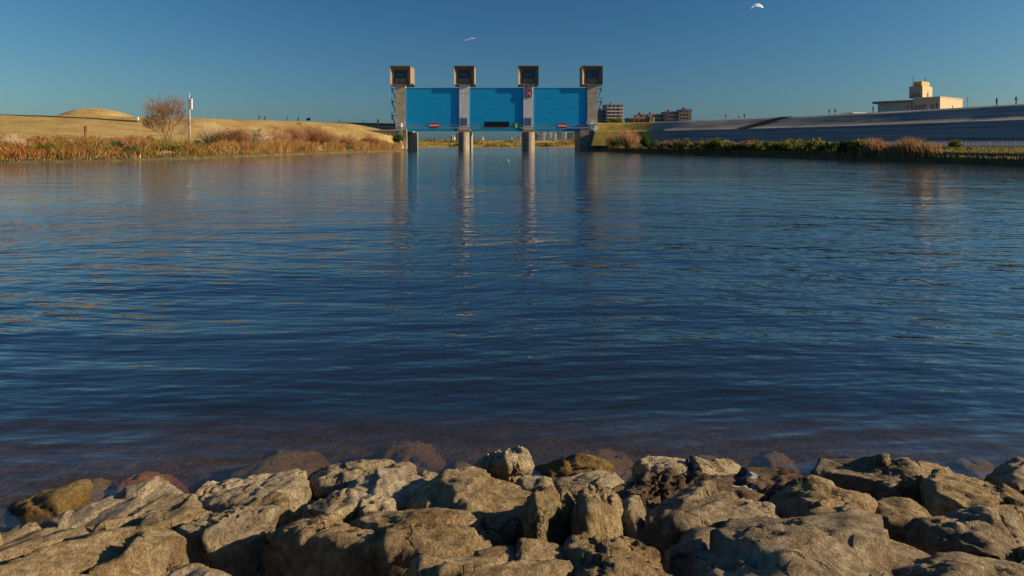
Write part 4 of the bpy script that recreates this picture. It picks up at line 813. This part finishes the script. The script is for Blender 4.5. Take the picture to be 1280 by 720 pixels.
for k, (u, f, hp, wp, leaf, tw, lab, nl, nt) in enumerate(RS):
    q = right_flat(u, f); sc = q.y / FPX; shrub('shrub', q - Vector((0, 0, .4)), (hp + 3) * sc, wp * sc, leaf, tw, lab, 'shrub', None, 300 + k, nl, nt, .2)
# little round tree
q = right_flat(1200, .22); sc = q.y / FPX; e = empty('small_tree', q - Vector((0, 0, .2)), 0, 'little round yellow-green tree standing before the white fence', 'tree')
mb = MB()
for (dx, dy) in ((-.25, .1), (.15, -.1), (.4, .15)): mb.bar((dx * .3, dy * .3, 0), (dx, dy, 1.0), .07, .05, 6)
mb.build('trunk', M_steel, e); rr = np.random.default_rng(5); n = 1500
c = rr.normal(size=(30, 3)) * np.array([.45, .4, .2]) + np.array([.05, 0, 1.25]); li = rr.integers(0, 30, n); pp = c[li] + rr.normal(0, .14, (n, 3))
a = rr.normal(size=(n, 3)); a /= np.linalg.norm(a, axis=1)[:, None]; b = np.cross(a, rr.normal(size=(n, 3))); b /= np.linalg.norm(b, axis=1)[:, None]; z = .1
np_mesh('crown', np.stack([pp - a * z, pp + b * z * .6, pp + a * z, pp - b * z * .6], 1).reshape(-1, 3), np.arange(n)[:, None] * 4 + np.array([[0, 1, 2, 3]]), M_leaf, False, e, np.repeat(np.array(YEL)[rr.integers(0, 3, n)] * rr.uniform(.6, 1.3, (n, 1)), 4, 0))
# reeds and rough grass on the right flat
base, Hs, cc = [], [], []
for _ in range(17000):
    u = 1082 + r.random() * 98 if r.random() < .55 else r.uniform(775, 1090); q = right_flat(u, r.uniform(.02, .16)); base.append((q.x + r.normal(0, .4), q.y + r.normal(0, .8), q.z - .3)); Hs.append((1.0 if u > 1080 else .62) * r.uniform(.4, 2.0) * (.75 + .45 * math.sin(u * .21) * math.sin(u * .083 + 1)) * (1.15 if u < 1172 else .7)); cc.append((RUST + TAN)[r.integers(0, 8)] if u > 1080 else (TAN + YEL + OLIVE)[r.integers(0, 10)])
blades('dry_reeds', base, Hs, .10, np.array(cc), 'orange and golden dry reeds along the right bank', seed=8)
base, Hs, cc = [], [], []
for _ in range(14000):
    u = r.uniform(765, 1420); f = r.uniform(.01, .9) ** 1.6; q = right_flat(min(u, 1400), f); base.append((q.x + r.normal(0, .3), q.y + r.normal(0, .6), q.z - .15)); Hs.append(r.uniform(.15, .5)); cc.append((YEL + TAN + OLIVE)[r.integers(0, 10)])
blades('rough_grass', base, Hs, .10, np.array(cc), 'rough grass on the flat below the right dike', seed=9)
# white picket fence at the dike toe
fe = empty('picket_fence', tuple(toe[int(RN * .4)]), 0, 'long white picket fence along the foot of the right dike', 'fence'); fo = Vector(toe[int(RN * .4)])
fl = dense(np.concatenate([toe[int(RN * .12):int(RN * .72)]])[::8], 400); fl[:, :2] -= 0
seg = np.linalg.norm(np.diff(fl[:, :2], axis=0), axis=1); cum = np.concatenate([[0], np.cumsum(seg)])
def along(s): return Vector([float(np.interp(s, cum, fl[:, k])) for k in range(3)]) - fo
picks = MB(); post = None; s = 0
nn = nL[int(RN * .4)]; off = Vector((nn[0] * 1.4, nn[1] * 1.4, 0))
while s < cum[-1]:
    q = along(s) + off; picks.box(q.x - .06, q.x + .06, q.y - .02, q.y + .02, q.z + .08, q.z + .95); s += .34
tag(picks.build('pickets', M_fence, fe), kind='stuff')
for j, s in enumerate(np.arange(0, cum[-1], 2.4)):
    q = along(s) + off
    if post is None: post = MB().box(-.07, .07, -.07, .07, -.2, 1.05).build('fence_post', M_fence, fe); post.location = q
    else: c = post.copy(); C.objects.link(c); c.parent = fe; c.location = q
for z in (.25, .8):
    mb = MB()
    for s in np.arange(0, cum[-1] - 4, 4): mb.bar(along(s) + off + Vector((0, .05, z)), along(s + 4) + off + Vector((0, .05, z)), .04)
    mb.build('fence_rail', M_fence, fe)
# scrub on the far bank: one mass
r = np.random.default_rng(21); n = 26000; x = r.uniform(-260, 190, n); y = r.uniform(636, 700, n)
cl = fbm(np.stack([x * .06, y * .05, np.zeros(n)], 1), 3, 5); z = np.interp(y, [628, 636, 650, 690, 730], [-2, .5, 2.2, 5.5, 7])
h = np.clip(1.6 + 3.6 * cl, .5, 4.5); fam = np.array([(.36, .34, .06), (.26, .27, .05), (.48, .33, .11), (.38, .25, .09), (.10, .11, .04)])
ci = fam[np.clip(((cl + .5) * 3 + r.uniform(0, 2.2, n)).astype(int), 0, 4)]
blades('far_scrub', np.stack([x, y, z - .3], 1), h * r.uniform(.5, 1, n), .9, ci, 'green and tan scrub on the far bank beyond the gate', seed=11, lean=.35)

# ------------------------------------------------------------------ buildings
def tower_block(name, u0, u1, vt, D, depth, floors, cols, wall, label, rz=0, win=M_paned, cat='building', rail=M_apt2, base=2.0):
    a, b = P(u0, vt, D), P(u1, vt, D); e = empty(name, ((a.x + b.x) / 2, D, base), rz, label, cat); w, h = (b.x - a.x) / 2, a.z - base
    MB().box(-w, w, 0, depth, 0, h).build('wall', wall, e)
    rf = MB().box(-w - .3, w + .3, -.3, depth + .3, h, h + .6).build('roof', M_roof, e); MB().box(-w * .3, w * .1, depth * .3, depth * .7, h + .6, h + 2.4).build('roof_hut', wall, rf)
    fh = h / floors; first = None; vis = [k for k in range(floors) if base + fh * (k + 1) > 8]
    for k in vis:
        MB().box(-w + .4, w - .4, -1.1, 0, fh * k + .05, fh * k + 1.05).build('balcony', rail, e)
        for c in range(cols):
            cx = -w + (c + .5) * 2 * w / cols
            if first is None: first = MB().box(-w / cols * .5, w / cols * .5, -.04, .3, 1.1, fh - .6).build('window', win, e); first.location = (cx, 0, fh * k)
            else: q = first.copy(); C.objects.link(q); q.parent = e; q.location = (cx, 0, fh * k)
    for c in range(1, cols): MB().box(-w + c * 2 * w / cols - .12, -w + c * 2 * w / cols + .12, -1.15, 0, fh * (vis[0] if vis else 0), h).build('party_wall', wall, e)
    return e
tower_block('apartment_block', 757.8, 780, 131.5, 600, 14, 12, 4, M_apt, 'dark apartment tower just right of the gate', .12)
tower_block('apartment_block', 747, 757.3, 138.6, 606, 12, 10, 3, M_apt, 'lower dark apartment block touching the gate-side tower', .12)
tower_block('apartment_block', 806, 832.5, 143.6, 560, 14, 8, 7, M_apt, 'long low apartment block behind the right dike', .1)
tower_block('apartment_block', 799.5, 806, 143.8, 558, 14, 8, 2, M_apt3, 'narrow reddish end of the long low apartment block', .1)
tower_block('apartment_block', 833, 848.5, 140.2, 552, 14, 9, 4, M_apt, 'middle stepped apartment block behind the right dike', .1)
tower_block('apartment_block', 849, 864.5, 137.6, 545, 16, 10, 4, M_apt2, 'tallest pale apartment block at the right end of the row', -.12)
tower_block('low_house', 786, 815, 148.6, 420, 12, 5, 5, M_apt3, 'low brown house peeping over the dike', .05)
tower_block('low_house', 812.5, 818, 147.4, 418, 9, 5, 1, M_apt2, 'small pale house beside the low brown house', .05)
# treetops in front of the dark apartment tower
for k, (u, v, hp, wp) in enumerate(((764, 153.5, 6, 14), (774, 153.5, 8, 14))):
    q = P(u, v, 330); sc = 330 / FPX; shrub('tree', q - Vector((0, 0, 3)), hp * sc + 3, wp * sc, GREEN + YEL, TW_G, ['left green treetop below the dark apartment tower', 'right green treetop below the dark apartment tower'][k], 'tree', None, 400 + k, 1400, 60, .3)
# far pale blocks seen under the gates
for k, (u0, u1, v, D, m, lab) in enumerate(((648, 651.5, 171, 1050, M_farw, 'pale far block left of the sign-bearing pier'), (668.5, 671.5, 166, 1010, M_farw, 'narrow pale far block just right of the sign-bearing pier'), (674.5, 682, 164.5, 1000, M_farw, 'white far tower under the right gate'), (684.5, 690, 164.5, 1040, M_farw, 'pale far tower right of the white far tower'), (692, 696, 166, 1060, M_farw, 'smaller pale far tower under the right gate'),
        (697, 703, 165.5, 1080, M_farg, 'grey far tower under the right gate'), (704.5, 708, 163, 1000, M_farw, 'slim tall far tower below the red sign'), (709.5, 716, 166.5, 1030, M_farg, 'far grey block left of the wing wall'), (716.5, 722, 165, 1030, M_farw, 'far pale block nearest the wing wall'), (637, 641, 170, 1100, M_farw, 'small pale far block under the middle gate'), (601, 604, 171.6, 1100, M_farw, 'tiny pale far house under the middle gate'), (563, 568, 171, 1100, M_farw, 'pale far house under the left gate'), (570, 574, 167, 1080, M_farg, 'grey far block left of the left river pier'), (657, 674, 169, 1120, M_farg, 'long grey far block behind the sign-bearing pier'), (671, 715, 171, 1150, M_farg, 'long low grey far range under the right gate'))):
    tower_block('far_block', u0, u1, v, D, 14, max(3, int((P(0, v, D).z - 2) / 4)), max(2, int((u1 - u0) / 2)), m, lab, 0, M_farg if m is M_farw else M_paned, 'building', m, 2.0)
a, b = P(698, 179, 700), P(712, 176.2, 700); e = empty('white_shed', ((a.x + b.x) / 2, 700, 2.5), 0, 'long low white shed on the far bank under the right gate', 'building'); MB().box(-6, 6, 0, 6, 0, 3.4).build('wall', M_farw, e); MB().prism([(-6.4, 3.4), (6.4, 3.4), (6.0, 4.6), (-6.0, 4.6)], -.4, 6.4).build('roof', M_signw, e); MB().box(-5, -3, -.05, .1, 0, 2.6).build('door', M_farg, e)
# beige building behind the right dike
Cn = Vector((128.6, 205, 0)); e = empty('beige_building', (Cn.x, Cn.y, 2), math.atan2(.62, .78), 'beige flat-roofed building with rooftop tower behind the right dike', 'building')
# local axes: +x runs along the sunny wall (to the right and back), +y runs along the shaded facade (to the left and back)
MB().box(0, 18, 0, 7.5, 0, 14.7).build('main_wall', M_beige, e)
fc = MB().box(-.12, 0, -.001, 7.5, 0, 14.6).build('facade', M_beigeshade, e)  # thin sheet over the unlit side, greyed for shade
MB().box(.5, 18, 7.5, 18.2, 0, 13.6).build('side_wing', M_beigeshade, e)  # same shade-greyed colour as the facade
MB().box(-.3, 18.5, 7.55, 19.6, 13.6, 14.3).build('wing_roof', M_roof, e); MB().box(-.2, 18.2, -.15, 7.6, 14.7, 14.95).build('main_roof', M_beige, e)
ph = MB().box(2.0, 9.5, 5.6, 9.4, 14.95, 18.6).build('penthouse', M_beige, e); MB().box(1.9, 2.0, 5.6, 9.4, 14.95, 18.6).build('penthouse_shaded_side', M_beigeshade, ph); MB().box(3.0, 9.0, 6.2, 8.6, 18.6, 20.1).build('penthouse_tank_room', M_beige2, ph); MB().box(5.5, 6.3, 5.5, 5.62, 15.4, 16.6).build('penthouse_window', M_paned, ph); MB().box(1.82, 1.92, 6.2, 8.6, 15.0, 16.4).build('penthouse_door', M_paned, ph)  # left side of the penthouse carries a sheet greyed for shade
for j in range(6): MB().box(.38, .5, 11.6 + j * 1.02, 12.5 + j * 1.02, 10.2, 12.9).build('window_pane', M_pane, e)
for (y0, y1, z0, z1) in ((1.7, 2.5, 11.2, 12.6), (4.4, 5.2, 11.2, 12.6), (5.4, 6.2, 11.2, 12.4)): MB().box(-.2, -.1, y0, y1, z0, z1).build('window', M_paned, e)
MB().box(.36, .5, 9.0, 9.6, 11.8, 12.6).build('window', M_paned, e); MB().box(.36, .5, 7.6, 8.2, 10, 12.6).build('door', M_paned, e)
MB().box(9.5, 9.9, -.1, 0, 10.6, 12.6).build('drainpipe', M_roof, e); MB().box(5.5, 8.5, 1, 3, 14.95, 15.2).build('roof_vent', M_roof, e)
def aerial(u, v0, v1, D, lab):
    a, b = P(u, v1, D), P(u, v0, D); q = empty('aerial', a, 0, lab, 'aerial'); h = b.z - a.z
    MB().bar((0, 0, 0), (0, 0, h), .05).build('mast', M_steel, q)
    for z, w in ((.98, .5), (.85, .35), (.7, .45)): MB().bar((-w, 0, h * z), (w, 0, h * z), .035).build('element', M_steel, q)
aerial(1141, 96, 113, 214, 'tall television aerial left on the rooftop tower'); aerial(1156.5, 97.5, 106, 214, 'short television aerial right on the rooftop tower'); aerial(1209.5, 121, 134, 222, 'television aerial standing right of the beige building')
a = P(1076, 142, 230); e = empty('low_house', (a.x, 230, 2), .2, 'long low pale roof left of the beige building', 'building'); MB().box(-3, 3, 0, 6, 0, 11.0).build('wall', M_beige, e); MB().box(-3.3, 3.3, -.3, 6.3, 11.0, 11.35).build('roof', M_signw, e)

# ------------------------------------------------------------------ people
def person_mat(name, jacket, trousers):
    t = NT(name); s = t.n('ShaderNodeSeparateXYZ'); t.t.links.new(t.obj(), s.inputs[0]); z = t.math('DIVIDE', s.outputs[2], 1.75)
    return t.finish(t.ramp(z, [(0, (.02, .02, .02)), (.05, trousers), (.52, jacket), (.84, (.38, .23, .16))], 'CONSTANT'), .9)
M_hair = plain('hair_black', (.012, .011, .011), .1, 3, .6)
PM = [person_mat('clothes_dark', (.02, .022, .03), (.015, .016, .022)), person_mat('clothes_green', (.22, .32, .05), (.03, .03, .04)), person_mat('clothes_grey', (.05, .055, .065), (.02, .02, .03))]
def person_mesh(kind):
    if kind == 'walk': J = dict(hip=(0, 0, .92), ch=(0, .02, 1.28), nk=(0, .02, 1.48), hd=(0, .05, 1.63), ll=((.09, 0, .88), (.10, .18, .50), (.10, .10, .08), (.10, .25, .04)), rl=((-.09, 0, .88), (-.10, -.05, .48), (-.10, -.32, .12), (-.10, -.22, .03)), la=((.19, 0, 1.40), (.23, -.10, 1.14), (.22, .02, .90), (.21, .06, .82)), ra=((-.19, 0, 1.40), (-.23, .10, 1.14), (-.22, .26, .95), (-.21, .32, .90)))
    elif kind == 'stand': J = dict(hip=(0, 0, .92), ch=(0, 0, 1.28), nk=(0, 0, 1.48), hd=(0, .03, 1.63), ll=((.09, 0, .88), (.11, .02, .48), (.12, 0, .08), (.13, .14, .03)), rl=((-.09, 0, .88), (-.11, .02, .48), (-.12, 0, .08), (-.13, .14, .03)), la=((.19, 0, 1.40), (.25, -.02, 1.13), (.23, .06, .88), (.22, .08, .80)), ra=((-.19, 0, 1.40), (-.25, -.02, 1.13), (-.23, .06, .88), (-.22, .08, .80)))
    else: J = dict(hip=(0, 0, .95), ch=(0, .18, 1.27), nk=(0, .28, 1.44), hd=(0, .36, 1.58), ll=((.09, 0, .92), (.10, .36, .78), (.10, .22, .36), (.10, .36, .32)), rl=((-.09, 0, .92), (-.10, .30, .58), (-.10, .08, .18), (-.10, .22, .15)), la=((.19, .22, 1.36), (.24, .40, 1.14), (.22, .62, 1.06), (.2, .68, 1.04)), ra=((-.19, .22, 1.36), (-.24, .40, 1.14), (-.22, .62, 1.06), (-.2, .68, 1.04)))
    vs = [J['hip'], J['ch'], J['nk'], J['hd']]; ra = [.15, .17, .07, .105]; ed = [(0, 1), (1, 2), (2, 3)]
    hd = J['hd']; vs.append((hd[0], hd[1], hd[2] + .11)); ra.append(.08); ed.append((3, 4))
    for key, root, rads in (('ll', 0, (.10, .075, .05, .045)), ('rl', 0, (.10, .075, .05, .045)), ('la', 1, (.065, .05, .04, .035)), ('ra', 1, (.065, .05, .04, .035))):
        p = root
        for q, rr_ in zip(J[key], rads): vs.append(q); ra.append(rr_); ed.append((p, len(vs) - 1)); p = len(vs) - 1
    me = bpy.data.meshes.new('person'); me.from_pydata(vs, ed, []); o = bpy.data.objects.new('person_tmp', me); C.objects.link(o)
    m = o.modifiers.new('skin', 'SKIN'); m.use_smooth_shade = True
    for i, sv in enumerate(me.skin_vertices[0].data): sv.radius = (ra[i], ra[i] * (.75 if i < 2 else 1)); sv.use_root = (i == 0)
    o.modifiers.new('sub', 'SUBSURF').levels = 1
    dg = bpy.context.evaluated_depsgraph_get(); out = bpy.data.meshes.new_from_object(o.evaluated_get(dg)); bpy.data.objects.remove(o); out.name = 'person'
    return out, Vector(hd)
PK = {k: person_mesh(k) for k in ('walk', 'stand', 'ride')}
hm = bmesh.new(); bmesh.ops.create_icosphere(hm, subdivisions=2, radius=.125)
bmesh.ops.delete(hm, geom=[v for v in hm.verts if v.co.z < -.03 and v.co.y > -.04], context='VERTS'); HAIR = bpy.data.meshes.new('hair'); hm.to_mesh(HAIR); hm.free(); HAIR.materials.append(M_hair)
_pm = {}
def person(loc, rz, kind, mi, label, group='people walking on the dikes'):
    key = (kind, mi)
    if key not in _pm: m = PK[kind][0].copy(); m.materials.clear(); m.materials.append(PM[mi]); _pm[key] = m
    o = bpy.data.objects.new('person', _pm[key]); C.objects.link(o); o.location = loc; o.rotation_euler = (0, 0, rz); tag(o, label, 'person', group)
    h = bpy.data.objects.new('hair', HAIR); C.objects.link(h); h.parent = o; h.location = PK[kind][1] + Vector((0, -.015, .07)); return o
def bicycle(loc, rz, label):
    e = empty('bicycle', loc, rz, label, 'bicycle')
    for y in (-.52, .52):
        mb = MB(); n = 20
        for i in range(n): a, b = 2 * math.pi * i / n, 2 * math.pi * (i + 1) / n; mb.bar((0, y + .33 * math.cos(a), .34 + .33 * math.sin(a)), (0, y + .33 * math.cos(b), .34 + .33 * math.sin(b)), .025)
        wh = mb.build('wheel', M_steel, e); sp = MB()
        for i in range(6): a = math.pi * i / 6; sp.bar((0, y - .31 * math.cos(a), .34 - .31 * math.sin(a)), (0, y + .31 * math.cos(a), .34 + .31 * math.sin(a)), .006)
        sp.build('spokes', M_rail, wh)
    MB().bar((0, -.52, .34), (0, -.15, .82), .02).bar((0, -.15, .82), (0, .4, .85), .02).bar((0, .4, .85), (0, -.05, .32), .02).bar((0, -.15, .82), (0, -.05, .32), .02).bar((0, -.52, .34), (0, -.05, .32), .02).bar((0, .52, .34), (0, .38, .98), .02).build('frame', M_steel, e)
    MB().bar((-.26, .42, 1.02), (.26, .42, 1.02), .018).build('handlebar', M_steel, e); MB().box(-.07, .07, -.3, -.02, .86, .92).build('saddle', M_steel, e)
def on_crest(u, o=.0): c, n, t, j = crest_at(u); p = c + n * o; return Vector((p[0], p[1], 11.1)), math.atan2(t[1], t[0]) - math.pi / 2
for (u, kind, mi, flip, lab) in ((907, 'walk', 2, 0, 'leftmost walker on the right dike crest'), (924.5, 'stand', 1, 0, 'person in a yellow-green jacket on the right dike crest'), (929.5, 'walk', 0, 0, 'dark-clothed person beside the yellow-green jacket on the crest'), (1037, 'walk', 0, 0, 'left one of two close walkers mid-crest on the right dike'), (1044, 'walk', 0, 1, 'right one of two close walkers mid-crest on the right dike'), (1090, 'stand', 2, 0, 'lone dark figure just left of the beige building'),
        (1146.5, 'stand', 0, 0, 'dark figure standing before the middle of the beige building'), (1170.5, 'stand', 0, 0, 'dark figure before the right end of the beige facade'), (1245, 'stand', 0, 0, 'tall dark figure on the crest near the right edge'), (1273, 'walk', 0, 1, 'rightmost dark walker on the crest at the right edge')):
    q, a = on_crest(u); person(q, a + (math.pi if flip else 0), kind, mi, lab)
q, a = on_crest(1158.5); bicycle(q, a, 'bicycle ridden along the crest before the beige building'); person(q + Vector((0, 0, 0)), a, 'ride', 0, 'cyclist in dark clothes riding past the beige building')
for (u, kind, mi, lab) in ((324, 'walk', 0, 'left of two dark walkers on the left dike crest'), (331, 'stand', 0, 'right of two dark walkers on the left dike crest'), (359, 'walk', 2, 'lone dark walker left of the dark notice board'), (373, 'stand', 0, 'small dark figure standing nearest the notice board')):
    q = left_at(u, 1.0); person(q, .8, kind, mi, lab)
for (u, v, D, lab) in ((423, 153.2, 293, 'dark figure walking behind the dark wall, left one'), (453, 153.4, 290, 'dark figure walking behind the dark wall, right one')):
    q = P(u, v, D); person(q + Vector((0, 1.4, -.35)), 1.4, 'walk', 0, lab)
# a small white float on the river
q = PZ(635.5, 200.8, 0); e = empty('float', q, 0, 'tiny white float on the water before the middle gate', 'buoy'); MB().bar((0, 0, -.2), (0, 0, .1), .11, .08, 10).build('buoy_body', M_signw, e); MB().bar((0, 0, .1), (0, 0, .18), .03, .05, 6).build('buoy_top', M_signw, e)
# two wisps of cloud
def cloud(name, arc, D, label, seed, op):
    t = NT(name + '_vapour'); n = t.noise(t.obj(), .05, 5, .65); k = t.ramp(n, [(.38, (0, 0, 0)), (.62, (1, 1, 1))])
    d = t.n('ShaderNodeBsdfDiffuse', {0: (.95, .95, .95, 1)}); tl = t.n('ShaderNodeBsdfTranslucent', {0: (.95, .95, .95, 1)}); a = t.n('ShaderNodeAddShader'); t.t.links.new(d.outputs[0], a.inputs[0]); t.t.links.new(tl.outputs[0], a.inputs[1])
    tr = t.n('ShaderNodeBsdfTransparent'); mx = t.n('ShaderNodeMixShader', {0: t.math('MULTIPLY', k, op)}); t.t.links.new(tr.outputs[0], mx.inputs[1]); t.t.links.new(a.outputs[0], mx.inputs[2]); t.t.links.new(mx.outputs[0], t.out.inputs[0])
    V0, F0 = ICO[5]; rr = np.random.default_rng(seed); pts = np.array([P(u, v, D) for u, v, s in arc]); rad = np.array([s for *_, s in arc]) * D / FPX
    c = pts.mean(0); dv = pts[-1] - pts[0]; L = np.linalg.norm(dv); ax = dv / L; tt = np.linspace(0, 1, 60); cp = np.stack([np.interp(tt, np.linspace(0, 1, len(pts)), pts[:, i]) for i in range(3)], 1); cr = np.interp(tt, np.linspace(0, 1, len(pts)), rad)
    th = np.linspace(0, 2 * np.pi, 17)[:-1]; up = np.cross(ax, (0, 1, 0)); up /= np.linalg.norm(up)
    V = (cp[:, None, :] + cr[:, None, None] * (np.cos(th)[None, :, None] * up + np.sin(th)[None, :, None] * np.array([0, 1.5, 0]))).reshape(-1, 3) - c
    V += 2.0 * np.stack([fbm(V * .04 + 9 * i, 3, seed + i) for i in range(3)], 1) * (D / 2000)
    i = np.arange(59)[:, None] * 16; j = np.arange(16)[None, :]; F = np.stack([i + j, i + (j + 1) % 16, i + 16 + (j + 1) % 16, i + 16 + j], -1).reshape(-1, 4)
    o = np_mesh('cloud', V, F, t.m, True); o.location = c; tag(o, label, 'cloud')
cloud('arc', [(938.5, 11.5, .3), (941, 8.6, 1.2), (945, 6.6, 1.8), (949, 6.8, 1.9), (952.5, 8.2, 1.2), (954.5, 10, .3)], 2200, 'small bright arched wisp of cloud high on the right', 1, .62)
cloud('wisp', [(580, 50.2, .3), (584, 49.6, 1.0), (589, 48.4, 1.2), (594, 48.2, .4)], 2600, 'faint small cloud wisp above the left river pier', 2, .22)
